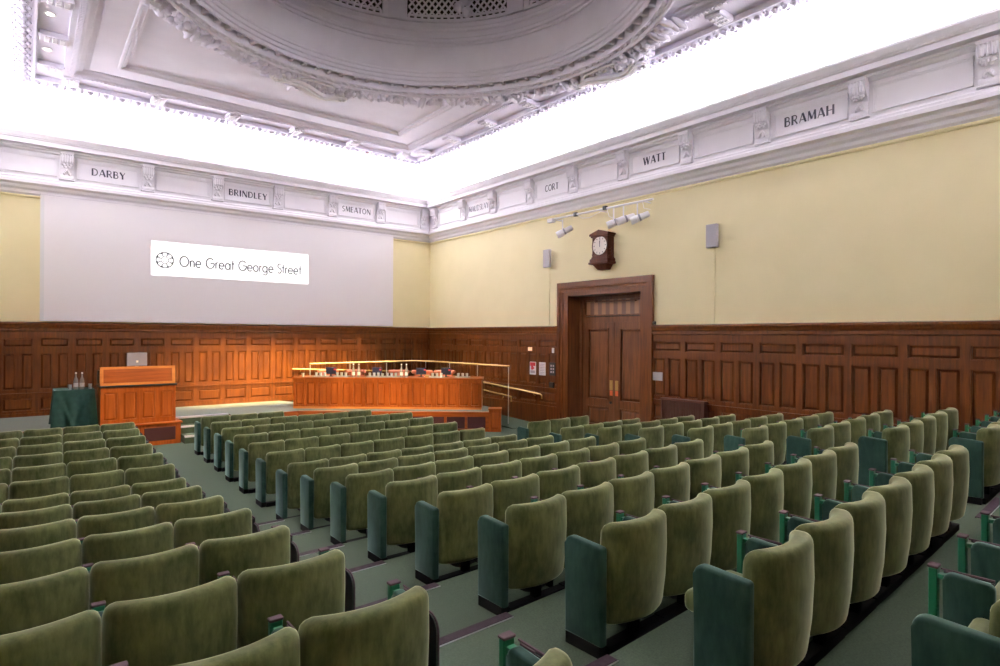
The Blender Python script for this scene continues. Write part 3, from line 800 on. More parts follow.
# geometric sans lettering of the slide
xh = .62
def rnd(cx, r): return arcp(cx, r, r, r, 0, 360, 24)
SL = {
 'O': (1.02, [arcp(.5, .5, .47, .5, 0, 360, 32)]), 'G': (1.0, [arcp(.5, .5, .47, .5, 40, 360, 30)+[(.52, .5)]]),
 'S': (.52, [arcp(.26, .76, .2, .23, 40, 270, 14)+arcp(.26, .26, .24, .27, 90, -150, 14)]),
 'n': (.58, [[(.08, 0), (.08, xh)], [(.08, .36)]+arcp(.29, .38, .21, .24, 180, 0, 12)+[(.5, 0)]]),
 'e': (.66, [[(.04, .32), (.6, .32)]+arcp(.32, .31, .28, .31, 0, 320, 22)]),
 'r': (.34, [[(.08, 0), (.08, xh)], [(.08, .40)]+arcp(.26, .42, .18, .2, 180, 70, 8)]),
 'a': (.70, [arcp(.32, .31, .28, .31, 0, 360, 24), [(.60, xh), (.60, 0)]]),
 't': (.34, [[(.16, .95), (.16, 0)], [(.02, xh), (.32, xh)]]),
 'o': (.68, [arcp(.33, .31, .29, .31, 0, 360, 24)]),
 'g': (.70, [arcp(.32, .31, .28, .31, 0, 360, 24), [(.60, xh), (.60, -.05)]+arcp(.34, -.05, .26, .25, 0, -150, 10)]),
 ' ': (.36, []),
}
txt = 'One Great George Street'
tot = sum(SL[c][0]+.075 for c in txt); hh = .262; s_ = 3.16/(tot*hh)
m = MB(); x = 3.07
for c in txt:
    w, st = SL[c]
    for pts in st: stroke(m, [(x+a*hh*s_, 4.075+b_*hh) for a, b_ in pts], .032, fy, .003, .005)
    x += (w+.075)*hh*s_
m.build('lettering', M['wtext'], root)
tag(root, 'white projected slide with round emblem and thin grey lettering on the screen', 'slide')

# ------------------------------------------------------------------ stage platform, steps, ramp
PZ = .47
DA = math.atan2(-.82, 1.); dd = Vector((math.cos(DA), math.sin(DA))); dn = Vector((dd.y, -dd.x))*-1  # dn points back (away from the seats)
if dn.y < 0: dn = -dn
E0 = Vector((5.22, 14.42)); E1 = E0+dd*4.68      # diagonal front edge
poly = [(XL+.05, 14.42), (2.62, 14.42), (2.62, 14.90), (3.75, 14.90), (3.75, 14.42), tuple(E0), tuple(E1), (9.30, 11.75), (9.55, 12.2), (9.55, 15.95), (6.0, 15.95), (5.6, YW-.02), (XL+.05, YW-.02)]
root = empty('stage_platform', (0, 0, 0)); struct(root)
m = MB(); m.prism(poly, 0, PZ-.012, lambda a, b_, h: (a, b_, h)); m.build('platform_body', M['desk'], root)
m = MB(); m.prism(poly, PZ-.012, PZ, lambda a, b_, h: (a, b_, h)); m.build('carpet_top', M['stagecarpet'], root)
# front edge boards with maroon insets on the diagonal
def fD(u, z, d): p = E0+dd*u-dn*d; return (p.x, p.y, z)
m = MB()
L_ = (E1-E0).length
m.quadbox([fD(0, 0, 0), fD(L_, 0, 0), fD(L_, 0, .02), fD(0, 0, .02), fD(0, .43, 0), fD(L_, .43, 0), fD(L_, .43, .02), fD(0, .43, .02)])
m.quadbox([fD(0, .43, -.08), fD(L_, .43, -.08), fD(L_, .43, .05), fD(0, .43, .05), fD(0, .478, -.08), fD(L_, .478, -.08), fD(L_, .478, .05), fD(0, .478, .05)])
for i in range(9):
    u = L_-.02-i*.505
    for a in (u-.06, ):
        if a > 0: m.quadbox([fD(a, 0, .01), fD(a+.06, 0, .01), fD(a+.06, 0, .036), fD(a, 0, .036), fD(a, .43, .01), fD(a+.06, .43, .01), fD(a+.06, .43, .036), fD(a, .43, .036)])
for za, zb in ((0, .07), (.36, .43)): m.quadbox([fD(0, za, .01), fD(L_, za, .01), fD(L_, za, .036), fD(0, za, .036), fD(0, zb, .01), fD(L_, zb, .01), fD(L_, zb, .036), fD(0, zb, .036)])
m.box(XL+.05, 2.62, 14.38, 14.42, 0, PZ+.008); m.box(3.75, 5.24, 14.38, 14.42, 0, PZ+.008)
m.build('front_fascia', M['deskh'], root)
m = MB()
for i in range(8):
    u = L_-.02-i*.505-.06
    m.frustum(max(0.02, u-.445), u, .07, .36, .012, .024, .004, fD)
m.build('fabric_inset', M['insert'], root)
# steps
for i, (y, z, lab) in enumerate(((14.07, .157, 'lower'), (14.50, .314, 'upper'))):
    r = empty('platform_step'); m = MB(); m.box(2.66, 3.74, y, 14.868 if i else 14.495, 0, z); (m.box(2.66, 3.74, 14.868, 14.884, .2, .438) if i else None); m.build('tread_carpet', M['carpet'], r)
    m = MB(); m.rbox(2.66, 3.74, y-.012, y+.06, z-.03, z+.008, .006, 1); m.build('pale_nosing', M['nosew'], r)
    tag(r, '%s carpeted step with pale nosing beside the lectern' % lab, 'step', 'steps up to the stage')
m = MB(); m.rbox(2.63, 3.74, 14.885, 14.96, PZ-.03, PZ+.008, .006, 1); o = m.build('step_nosing', M['nosew']); tag(o, 'pale nosing strip along the stage edge at the top of the steps', 'step edging', 'nosings of the stage steps')
# ramp along the two walls
m = MB()
R = [((6.0, 15.97), (6.0, YW-.03), .46), ((9.57, 15.97), (XW-.04, YW-.03), .28), ((9.57, 11.4), (XW-.04, 11.4), .012)]
for (a, b_, z), (c, d, z2) in zip(R, R[1:]):
    m.quadbox([(a[0], a[1], -.02), (b_[0], b_[1], -.02), (d[0], d[1], -.02), (c[0], c[1], -.02), (a[0], a[1], z), (b_[0], b_[1], z), (d[0], d[1], z2), (c[0], c[1], z2)])
struct(m.build('stage_ramp', M['carpet']))

# end pedestal
def obox(m, o, ux, uy, a0, a1, b0, b1, z0, z1):
    P = [o+ux*a0+uy*b0, o+ux*a1+uy*b0, o+ux*a1+uy*b1, o+ux*a0+uy*b1]
    m.quadbox([(p.x, p.y, z0) for p in P]+[(p.x, p.y, z1) for p in P])
r = empty('end_pedestal', (0, 0, 0)); B0 = E1.copy(); 
m = MB(); obox(m, B0, dd, dn, 0, .30, -.05, .28, 0, .53); m.build('pedestal_body', M['desk'], r)
m = MB(); obox(m, B0, dd, dn, -.015, .315, -.065, .295, .53, .565); m.build('pedestal_top', M['deskh'], r)
def fB(u, z, d): p = B0+dd*u-dn*(d+.05); return (p.x, p.y, z)
m = MB(); m.frustum(.05, .25, .08, .47, .0, .014, .03, fB); m.build('raised_panel', M['desk'], r)
tag(r, 'square wooden pedestal ending the stage front below the brass handrail', 'pedestal')

# ------------------------------------------------------------------ long desk
DB = Vector((5.33, 15.03)); DL = 4.78; DH0, DH1 = PZ, 1.26
def fK(u, z, d): p = DB+dd*u-dn*d; return (p.x, p.y, z)
r = empty('panel_desk', (0, 0, 0))
m = MB(); obox(m, DB, dd, dn, 0, DL, 0, .05, DH0, DH1-.04); obox(m, DB, dd, dn, 0, .05, .05, .62, DH0, DH1-.04); obox(m, DB, dd, dn, DL-.05, DL, .05, .62, DH0, DH1-.04)
for i in range(17):
    u = i*DL/16; w = .055 if i % 4 == 0 else .04
    a, b_ = max(0, u-w), min(DL, u+w)
    m.quadbox([fK(a, DH0, 0), fK(b_, DH0, 0), fK(b_, DH0, .03), fK(a, DH0, .03), fK(a, DH1-.04, 0), fK(b_, DH1-.04, 0), fK(b_, DH1-.04, .03), fK(a, DH1-.04, .03)])
for za, zb in ((DH0, DH0+.10), (DH1-.12, DH1-.04)): m.quadbox([fK(0, za, 0), fK(DL, za, 0), fK(DL, za, .031), fK(0, za, .031), fK(0, zb, 0), fK(DL, zb, 0), fK(DL, zb, .031), fK(0, zb, .031)])
m.build('desk_front', M['desk'], r)
m = MB(); obox(m, DB, dd, dn, -.03, DL+.03, -.05, .66, DH1-.04, DH1); m.build('desktop', M['deskh'], r)
for i in range(16):
    u0 = i*DL/16+(.06 if i % 4 == 0 else .045); u1 = (i+1)*DL/16-(.06 if i % 4 == 3 else .045)
    m = MB(); m.frustum(u0+.005, u1-.005, DH0+.105, DH1-.125, .001, .027, .034, fK); m.build('raised_panel', M['desk'], r)
m = MB(); m.quadbox([fK(0, DH0, 0), fK(DL, DH0, 0), fK(DL, DH0, .04), fK(0, DH0, .04), fK(0, DH0+.05, 0), fK(DL, DH0+.05, 0), fK(DL, DH0+.05, .04), fK(0, DH0+.05, .04)]); m.build('plinth', M['edge'], r)
tag(r, 'long panelled cherry-wood speakers desk set diagonally across the stage', 'desk')

# things on the desk
def on_desk(u, d): p = DB+dd*u+dn*d; return (p.x, p.y, DH1)
AZ = DA
def make_bottle(col):
    r = empty('water_bottle')
    m = MB(); m.lathe([(.036, 0), (.04, .01), (.04, .17), (.034, .20), (.017, .25), (.014, .30), (.016, .305), (.016, .315)], 16); m.build('bottle_body', M[col], r, smooth=50)
    m = MB(); m.lathe([(.0165, .312), (.0165, .335), (.012, .345)], 14); m.build('stopper', M['paper'], r, smooth=50)
    m = MB(); m.lathe([(.0408, .05), (.0408, .13)], 16); m.build('bottle_label', M['paper'], r, smooth=50)
    return r
def make_tumbler():
    r = empty('water_glass')
    m = MB(); m.lathe([(.030, 0), (.036, .10), (.033, .10), (.0275, .008), (0, .008)], 16); m.build('glass_body', M['glassw'], r, smooth=60)
    return r
M['glassw'] = plain('frosted_tumbler', (.75, .78, .78), .15); M['glassw'].node_tree.nodes['Principled BSDF'].inputs['Transmission Weight'].default_value = .35
M['bottlew'] = plain('clear_bottle', (.80, .80, .78), .12); M['bottlew'].node_tree.nodes['Principled BSDF'].inputs['Transmission Weight'].default_value = .6
bot = make_bottle('bottlew'); tum = make_tumbler()
bpos = [(1.46, .22, 'left bottle of the pair left of centre on the long desk'), (1.60, .22, 'right bottle of the pair left of centre on the long desk'), (2.70, .22, 'left bottle of the pair right of centre on the long desk'), (2.83, .22, 'right bottle of the pair right of centre on the long desk')]
for i, (u, d, l) in enumerate(bpos):
    o = bot if i == 0 else dup(bot); o.location = on_desk(u, d); tag(o, 'clear glass water bottle, '+l, 'bottle', 'water bottles')
def make_tray():
    r = empty('serving_tray'); m = MB(); m.rbox(-.19, .19, -.12, .12, 0, .014, .006, 1); m.build('tray_base', M['alu'], r)
    m = MB()
    for a in (-.19, .18): m.box(a, a+.01, -.12, .12, .01, .03)
    for a in (-.12, .11): m.box(-.19, .19, a, a+.01, .01, .03)
    m.build('tray_rim', M['alu'], r); return r
tray = make_tray(); first = True
names = ['at the left end of the long desk', 'left of the first bottle pair on the long desk', 'between the bottle pairs on the long desk', 'right of the second bottle pair on the long desk', 'second from the right end of the long desk', 'nearest the right end of the long desk']
ti = 0
for i, u in enumerate((.62, 1.16, 2.0, 2.45, 3.62, 4.28)):
    o = tray if i == 0 else dup(tray); p = on_desk(u, .20); o.location = p; o.rotation_euler = (0, 0, AZ)
    tag(o, 'small silver tray of water glasses '+names[i], 'tray', 'glass trays on the long desk')
    for j in range(3):
        g = tum if ti == 0 else dup(tum); ti += 1
        q = DB+dd*(u-.11+.11*j)+dn*.20; g.location = (q.x, q.y, DH1+.014)
        tag(g, 'clear water glass, %s on the tray %s' % (('left', 'middle', 'right')[j], names[i]), 'glass', 'water glasses on the long desk')
for i, (u, l) in enumerate(((.50-.32, 'left'), (2.225, 'middle'))):
    g = dup(tum); g.location = on_desk(u, .15); tag(g, 'single water glass standing off the trays near the %s of the long desk' % (('left end', 'middle')[i]), 'glass', 'water glasses on the long desk')
def make_unit():
    r = empty('desk_monitor')
    m = MB(); m.rbox(-.13, .13, -.02, .02, .06, .235, .008, 1); m.build('screen_back', M['unit'], r)
    m = MB(); m.rbox(-.07, .07, -.06, .06, 0, .012, .004, 1); m.box(-.02, .02, -.012, .012, .01, .08); m.build('stand', M['black'], r)
    m = MB(); m.rbox(.07, .12, -.024, -.018, .16, .2, .002, 1); m.build('status_sticker', M['red'], r)
    return r
M['unit'] = plain('navy_black_plastic', (.018, .02, .045), .35)
un = make_unit()
for i, u in enumerate((.82, 1.95+.08, 3.18, 3.83)):
    o = un if i == 0 else dup(un); o.location = on_desk(u, .42); o.rotation_euler = (0, 0, AZ+.15*(-1)**i)
    tag(o, 'small dark desk monitor on the long desk, %s from the left' % ORD[i+1], 'monitor', 'small monitors on the long desk')
def make_chair():
    r = empty('panel_chair')
    m = MB()
    P = [Vector((.25*math.cos(a), .10*math.sin(a)-.02, .88)) for a in [PI*i/10 for i in range(11)]]
    for dz in (0,): m.tube([p+Vector((0, 0, 0)) for p in P], .05, 10)
    m.build('top_rail', M['salmon'], r, smooth=180)
    m = MB(); m.rbox(-.24, .24, -.42, .06, .42, .50, .03, 3); m.build('seat', M['salmon'], r, smooth=60)
    for (x, y, h) in ((-.21, -.38, .43), (.21, -.38, .43), (-.21, .05, .88), (.21, .05, .88)):
        m = MB(); m.tube([(x, y, 0), (x, y, h)], .02, 8); m.build('leg', M['desk'], r, smooth=60)
    m = MB(); m.rbox(-.2, .2, .035, .07, .55, .85, .012, 2); m.build('backrest', M['salmon'], r, smooth=60)
    return r
ch = make_chair()
for i, u in enumerate((.55, 1.30, 2.48, 3.12, 3.72)):
    o = ch if i == 0 else dup(ch); p = DB+dd*u+dn*1.05; o.location = (p.x, p.y, PZ); o.rotation_euler = (0, 0, DA)
    tag(o, 'salmon padded chair behind the long desk, %s from the left' % ORD[i+1], 'chair', 'chairs behind the long desk')
r = empty('brass_glint', on_desk(3.36, .22)); m = MB(); m.lathe([(0, 0), (.05, 0), (.075, .05), (.07, .052), (.045, .008), (0, .008)], 20); m.build('glint_bowl', M['brass'], r, smooth=60)  # small bowl shape added to give a yellow brass glint
tag(r, 'brass shape added for a yellow glint on the long desk, between right-hand monitors', 'brass glint')

# ------------------------------------------------------------------ lectern
r = empty('lectern', (0, 0, 0))
m = MB(); m.box(1.17, 2.62, 14.26, 15.0, 0, .43); m.build('base', M['desk'], r)
m = MB(); m.rbox(1.16, 2.65, 14.22, 15.02, .43, .475, .01, 1); m.build('base_ledge', M['deskh'], r)
m = MB()
for (a, b_) in ((1.24, 1.80), (1.94, 2.52)): m.frustum(a, b_, .09, .37, 0, .01, .008, lambda u, z, d: (u, 14.26-d, z))
m.build('maroon_inset', M['insert'], r)
m = MB(); m.box(1.18, 2.53, 14.36, 14.98, .475, 1.25)
for i in range(5):
    u = 1.18+i*1.35/4; a, b_ = max(1.18, u-.05), min(2.53, u+.05); m.box(a, b_, 14.338, 14.37, .475, 1.25)
for za, zb in ((.475, .58), (1.14, 1.25)): m.box(1.18, 2.53, 14.337, 14.37, za, zb)
m.build('body', M['desk'], r)
for i in range(4):
    a = 1.18+i*1.35/4+.055; b_ = 1.18+(i+1)*1.35/4-.055
    m = MB(); m.frustum(a+.01, b_-.01, .59, 1.13, 0, .018, .03, lambda u, z, d: (u, 14.36-d, z)); m.build('raised_panel', M['desk'], r)
m = MB(); m.rbox(1.16, 2.56, 14.30, 15.0, 1.25, 1.285, .008, 1); m.build('shelf_ledge', M['black'], r)
# sloping hood
hp = [(14.33, 1.285), (14.98, 1.285), (14.98, 1.45), (14.45, 1.66), (14.36, 1.66)]
m = MB(); m.prism(hp, 1.17, 2.52, lambda a, b_, h: (h, a, b_)); m.build('hood', M['deskh'], r)
fh = lambda u, z, d: (u, 14.33+(z-1.285)*.08-d, z)
m = MB()
bx = lambda a, b_, za, zb: m.quadbox([fh(a, za, 0), fh(b_, za, 0), fh(b_, za, .014), fh(a, za, .014), fh(a, zb, 0), fh(b_, zb, 0), fh(b_, zb, .014), fh(a, zb, .014)])
bx(1.17, 2.52, 1.29, 1.335); bx(1.17, 2.52, 1.615, 1.665); bx(1.17, 1.23, 1.29, 1.665); bx(2.46, 2.52, 1.29, 1.665)
m.build('edge_frame', M['edge'], r)
m = MB(); m.rbox(1.145, 1.172, 14.36, 14.62, 1.34, 1.60, .006, 1); m.build('side_bracket', M['black'], r)
tag(r, 'panelled wooden lectern with maroon base insets, standing at the stage edge', 'lectern')
r = empty('computer_monitor', (1.86, 14.72, 1.575))
m = MB(); m.rbox(-.185, .185, -.015, .015, .08, .365, .008, 1); m.build('rear_shell', M['greyp'], r)
m = MB(); m.box(-.03, .03, .0, .03, 0, .1); m.rbox(-.09, .09, -.05, .07, 0, .012, .004, 1); m.build('stand', M['alu'], r)
m = MB(); m.rbox(-.018, .022, -.018, -.014, .155, .20, .0015, 1); m.build('white_emblem', M['paper'], r)
tag(r, 'grey computer monitor seen from behind on top of the lectern', 'monitor')

# cloth-covered table
tx0, tx1, ty0, ty1 = .44, 1.10, 14.56, 15.25
r = empty('side_table', ((tx0+tx1)/2, (ty0+ty1)/2, PZ))
w, d = (tx1-tx0)/2-.03, (ty1-ty0)/2-.03
m = MB(); m.rbox(-w, w, -d, d, .69, .72, .006, 1); m.build('tabletop', M['woodh'], r)
for sx in (-1, 1):
    for sy in (-1, 1):
        m = MB(); m.tube([(sx*(w-.04), sy*(d-.04), 0), (sx*(w-.04), sy*(d-.04), .70)], .02, 8); m.build('leg', M['black'], r)
tag(r, 'small square table hidden under a dark green cloth left of the lectern', 'table')
bm = bmesh.new(); w += .03; d += .03
per = []
def perim():
    P = []
    n = 28
    for (ax, ay, bx_, by_) in ((-w, -d, w, -d), (w, -d, w, d), (w, d, -w, d), (-w, d, -w, -d)):
        for i in range(n): t = i/n; P.append((ax+(bx_-ax)*t, ay+(by_-ay)*t, t))
    return P
P = perim(); rings = []; n_side = 28
for lv in range(17):
    lf = lv/16; z = .735-.722*lf; ring = []
    for i, (x, y, t) in enumerate(P):
        a = math.atan2(y, x); amp = .055*lf
        corner = 1-min(t, 1-t)*2
        k = 1+amp*(.5*math.sin(6*PI*t)+.9*corner**3)/max(w, .1)*1.1
        yo = 0
        if i < n_side and lv:      # pressed diagonal folds on the front
            for s_ in (-1, 1):
                c_ = s_*(w*.92-(w*.80)*lf); yo -= .034*lf**.5*math.exp(-((x-c_)/.035)**2)-.012*math.exp(-((x-c_+s_*.06)/.04)**2)
        ring.append(bm.verts.new((x*k, y*k+yo, z+(.0 if lv else .003))))
    rings.append(ring)
for A, B in zip(rings, rings[1:]):
    for i in range(len(A)): bm.faces.new([A[i], A[(i+1) % len(A)], B[(i+1) % len(A)], B[i]])
bm.faces.new(rings[0])
m = MB(); m.bm.free(); m.bm = bm
o = m.build('tablecloth', M['cloth'], smooth=60, loc=((tx0+tx1)/2, (ty0+ty1)/2, PZ)); md = o.modifiers.new('s', 'SOLIDIFY'); md.thickness = .004; md.offset = 1
tag(o, 'dark green draped cloth covering the small table left of the lectern', 'tablecloth')
# V-shaped pleat lines pressed into the front of the cloth
m = MB()
fc = lambda u, z, dd_: (u, ty0-.012-dd_, z)
TZ = PZ+.742
for i, (u, v, l, k) in enumerate(((.80, 14.75, 'left, darker, on the cloth-covered table', 0), (.90, 14.72, 'right, paler, on the cloth-covered table', 0))):
    o = dup(bot); o.location = (u, v, TZ); tag(o, 'glass water bottle, '+l, 'bottle', 'water bottles')
for i, (u, v, l) in enumerate(((.70, 14.72, 'left of the bottles'), (1.04, 14.78, 'right of the bottles'))):
    o = dup(tum); o.location = (u, v, TZ); tag(o, 'small water glass %s on the cloth-covered table' % l, 'glass', 'glasses on the covered table')

# ------------------------------------------------------------------ balustrade and handrails
r = empty('glass_balustrade', (0, 0, 0))
m = MB(); m.tube([(6.1, 15.98, 1.54), (9.3, 15.98, 1.55), (9.62, 15.66, 1.55), (9.60, 11.62, 1.565)], .026, 10); m.build('brass_top_rail', M['brass'], r, smooth=60)
for i in range(3):
    x0 = 6.12+i*1.17; m = MB(); m.box(x0, x0+1.14, 15.972, 15.988, PZ-.1, 1.52); m.build('glass_pane', M['pane'], r)
for i in range(3):
    y0 = 11.64+i*1.36; m = MB(); m.box(9.59, 9.606, y0, y0+1.33, .02, 1.53); m.build('glass_pane', M['pane'], r)
for (x, y) in ((6.11, 15.98), (7.28, 15.98), (8.45, 15.98), (9.62, 15.66), (9.60, 14.32), (9.60, 12.96), (9.60, 11.63)):
    m = MB(); m.tube([(x, y, .1), (x, y, 1.54)], .012, 8); m.build('post', M['alu'], r, smooth=60)
tag(r, 'glass balustrade with brass top rail behind the long desk', 'balustrade')
def handrail(pts, brs, label, out):
    r = empty('brass_handrail', (0, 0, 0))
    m = MB(); m.tube(pts, .023, 10); m.build('rail', M['brass'], r, smooth=60)
    for (x, y, z) in brs:
        m = MB(); m.tube([(x, y, z-.01), (x+out[0]*.5, y+out[1]*.5, z-.08), (x+out[0], y+out[1], z-.08)], .010, 8); m.build('bracket', M['brass'], r, smooth=60)
    tag(r, label, 'handrail', 'brass handrails of the ramp')
handrail([(10.50, 15.9, 1.10), (10.50, 11.42, .82), (10.50, 11.36, .80), (10.50, 11.36, .70)], [(10.50, 15.2, 1.055), (10.50, 13.5, .95), (10.50, 11.7, .84)], 'brass handrail sloping down the right wall beside the ramp', (.10, 0))
handrail([(9.67, 15.3, 1.06), (9.67, 11.75, .80), (9.67, 11.60, .79), (9.67, 11.60, .66)], [(9.67, 14.9, 1.03), (9.67, 13.4, .92), (9.67, 11.9, .81)], 'shorter brass handrail fixed low on the glass beside the ramp', (-.06, 0))
handrail([(5.95, 16.92, 1.36), (10.2, 16.92, 1.14)], [(6.2, 16.92, 1.345), (7.6, 16.92, 1.27), (9.2, 16.92, 1.19)], 'brass handrail on the stage wall behind the left end of the long desk', (0, .10))

# ------------------------------------------------------------------ door
r = empty('door_1', (XW, 9.40, 0)); struct(r)
# architrave, local: x toward room negative
fA = lambda u, z, d: (-d, u, z)
def frame(m, hw0, hw1, z0, z1, d0, d1):   # U-shaped frame from half width hw0 to hw1, top z0..z1
    for s_ in (-1, 1):
        a, b_ = sorted((s_*hw0, s_*hw1))
        m.quadbox([fA(a, 0, d0), fA(b_, 0, d0), fA(b_, 0, d1), fA(a, 0, d1), fA(a, z1, d0), fA(b_, z1, d0), fA(b_, z1, d1), fA(a, z1, d1)])
    m.quadbox([fA(-hw0, z0, d0), fA(hw0, z0, d0), fA(hw0, z0, d1), fA(-hw0, z0, d1), fA(-hw0, z1, d0), fA(hw0, z1, d0), fA(hw0, z1, d1), fA(-hw0, z1, d1)])
m = MB(); frame(m, 1.37, 1.465, 3.54, 3.68, -.01, .09); frame(m, 1.28, 1.37, 3.44, 3.54, -.01, .065); frame(m, 1.12, 1.28, 3.34, 3.46, -.01, .045)
# splayed top board
m.quadbox([fA(-1.28, 3.45, .045), fA(1.28, 3.45, .045), fA(1.28, 3.53, .075), fA(-1.28, 3.53, .075), fA(-1.28, 3.46, .03), fA(1.28, 3.46, .03), fA(1.28, 3.54, .03), fA(-1.28, 3.54, .03)])
m.build('door_frame', M['wood'], r)
m = MB()
for s_ in (-1, 1):
    a, b_ = sorted((s_*1.12, s_*1.17)); m.quadbox([fA(a, 0, 0), fA(b_, 0, 0), fA(b_, 0, -.5), fA(a, 0, -.5), fA(a, 3.34, 0), fA(b_, 3.34, 0), fA(b_, 3.34, -.5), fA(a, 3.34, -.5)])
m.quadbox([fA(-1.12, 3.34, 0), fA(1.12, 3.34, 0), fA(1.12, 3.34, -.5), fA(-1.12, 3.34, -.5), fA(-1.12, 3.40, 0), fA(1.12, 3.40, 0), fA(1.12, 3.40, -.5), fA(-1.12, 3.40, -.5)])
for s_ in (-1, 1):
    a, b_ = sorted((s_*1.02, s_*1.12)); m.quadbox([fA(a, 0, -.38), fA(b_, 0, -.38), fA(b_, 0, -.5), fA(a, 0, -.5), fA(a, 3.34, -.38), fA(b_, 3.34, -.38), fA(b_, 3.34, -.5), fA(a, 3.34, -.5)])
m.build('reveal', M['door'], r)
m = MB()
bx = lambda a, b_, za, zb, da, db: m.quadbox([fA(a, za, da), fA(b_, za, da), fA(b_, za, db), fA(a, za, db), fA(a, zb, da), fA(b_, zb, da), fA(b_, zb, db), fA(a, zb, db)])
bx(-1.02, 1.02, 2.68, 2.82, -.50, -.40); bx(-1.02, 1.02, 3.24, 3.34, -.50, -.42); bx(-1.02, -.96, 2.82, 3.24, -.5, -.42); bx(.96, 1.02, 2.82, 3.24, -.5, -.42)
bx(-.96, .96, 2.84, 2.875, -.5, -.40); bx(-.62, .62, 3.17, 3.205, -.5, -.41); bx(-.98, -.58, 3.20, 3.235, -.5, -.41); bx(.58, .98, 3.20, 3.235, -.5, -.41)
m.build('transom_frame', M['door'], r)
m = MB(); bx(-.96, .96, 2.87, 3.24, -.5, -.455); m.build('transom_panel', M['veneer'], r)
for s_ in (-1, 1):
    m = MB(); a, b_ = sorted((s_*.004, s_*1.02)); 
    bx(a, b_, .01, 2.68, -.50, -.46)
    for (p, q) in ((a, a+.17), (b_-.17, b_)): bx(p, q, .01, 2.68, -.47, -.412)
    for (za, zb) in ((.01, .14), (.62, .78), (2.54, 2.68)): bx(a, b_, za, zb, -.47, -.411)
    lf = m.build('door_leaf', M['door'], r)
    for (za, zb) in ((.15, .61), (.79, 2.53)):
        m = MB(); m.frustum(a+.19, b_-.19, za+.02, zb-.02, -.459, -.425, .055, fA)
        w = .022
        for q in ((a+.17, b_-.17, za-.01, za+w), (a+.17, b_-.17, zb-w, zb+.01), (a+.17, a+.17+w, za, zb), (b_-.17-w, b_-.17, za, zb)): bx(q[0], q[1], q[2], q[3], -.46, -.400)
        m.build('raised_panel', M['door'], lf)
    m = MB(); c = s_*.085; bx(c-.045, c+.045, 1.04, 1.28, -.415, -.400); m.build('push_plate', M['brass'], lf)
    m = MB(); bx(c-.04, c+.04, .91, 1.03, -.415, -.402); m.build('lower_plate', M['brassd'], lf)  # reddish metal rectangle below the push plate
m = MB(); m.ico((.39, .09, .74), .035, 2); m.build('door_knob', M['black'], r, smooth=180)
mb = MB(); mb.box(XW+.5, XW+.55, 8.2, 10.8, 0, 3.6); struct(mb.build('wall_corridor', M['dark']))

# ------------------------------------------------------------------ clock
r = empty('wall_clock', (XW, 9.31, 0)); f = lambda u, z, d: (-d, u, z)
def bxf(m, a, b_, za, zb, da, db): m.quadbox([f(a, za, da), f(b_, za, da), f(b_, za, db), f(a, za, db), f(a, zb, da), f(b_, zb, da), f(b_, zb, db), f(a, zb, db)])
m = MB(); bxf(m, -.235, .235, 4.20, 4.66, 0, .22); m.build('case', M['clockw'], r)
m = MB(); m.prism([(-.29, 4.69), (.29, 4.69), (.29, 4.735), (0, 4.82), (-.29, 4.735)], 0, .27, lambda a, b_, h: f(a, b_, h)); m.prism([(-.26, 4.655), (.26, 4.655), (.26, 4.69), (-.26, 4.69)], 0, .25, lambda a, b_, h: f(a, b_, h)); m.build('pediment', M['clockw'], r)
m = MB(); pr = [(0, 4.22), (.22, 4.22), (.24, 4.17), (.27, 4.14), (.27, 4.08), (.29, 4.07), (.29, 4.03), (.25, 4.02), (0, 4.02)]
for p, q in zip(pr[1:-1], pr[2:-1]):
    m.quadbox([f(-p[0]*.98-.01, p[1], 0), f(p[0]*.98+.01, p[1], 0), f(p[0]*.98+.01, p[1], p[0]), f(-p[0]*.98-.01, p[1], p[0]), f(-q[0]*.98-.01, q[1], 0), f(q[0]*.98+.01, q[1], 0), f(q[0]*.98+.01, q[1], q[0]), f(-q[0]*.98-.01, q[1], q[0])])
m.build('base_moulding', M['clockw'], r)
m = MB()
P0 = [(-.22, 0), (.22, 0), (.22, .24), (-.22, .24)]; P1 = [(-.13, 0), (.13, 0), (.13, .15), (-.13, .15)]
m.quadbox([f(a, 3.90, d) for a, d in P1]+[f(a, 4.03, d) for a, d in P0]); m.build('corbel', M['clockw'], r)
fl = lambda x, y, z: f(x*1.12, 4.452+y*1.12, .222+z)
m = MB(); m.lathe([(.192, 0), (.210, 0), (.212, .012), (.203, .016), (.192, .010)], 40, f=fl, closed=True); m.build('bezel', M['clockw'], r, smooth=60)
m = MB(); m.lathe([(0, .004), (.196, .004)], 40, f=fl, cap=False); d_ = m.build('dial', M['dial'], r)
m = MB()
for i in range(12):
    a = i*PI/6; stroke(m, [(.14*math.sin(a), .14*math.cos(a)), (.17*math.sin(a), .17*math.cos(a))], .014, fl, .004, .006)
m.build('hour_marks', M['wtext'], d_)
m = MB(); stroke(m, [(0, -.03), (.005, .095)], .014, fl, .006, .008); stroke(m, [(0, -.03), (-.008, .145)], .009, fl, .008, .010); m.build('hands', M['ink'], d_)
for s_ in (-1, 1):
    m = MB()
    for i in range(4): m.ico(f(s_*(.225+.012*i), 4.40-.075*i, .14), .045-.004*i+.008*i, 1, (1.6, .6, 1))
    m.build('side_scroll', M['clockw'], r, smooth=180)
tag(r, 'dark wooden wall clock with pediment and white dial above the door', 'clock')

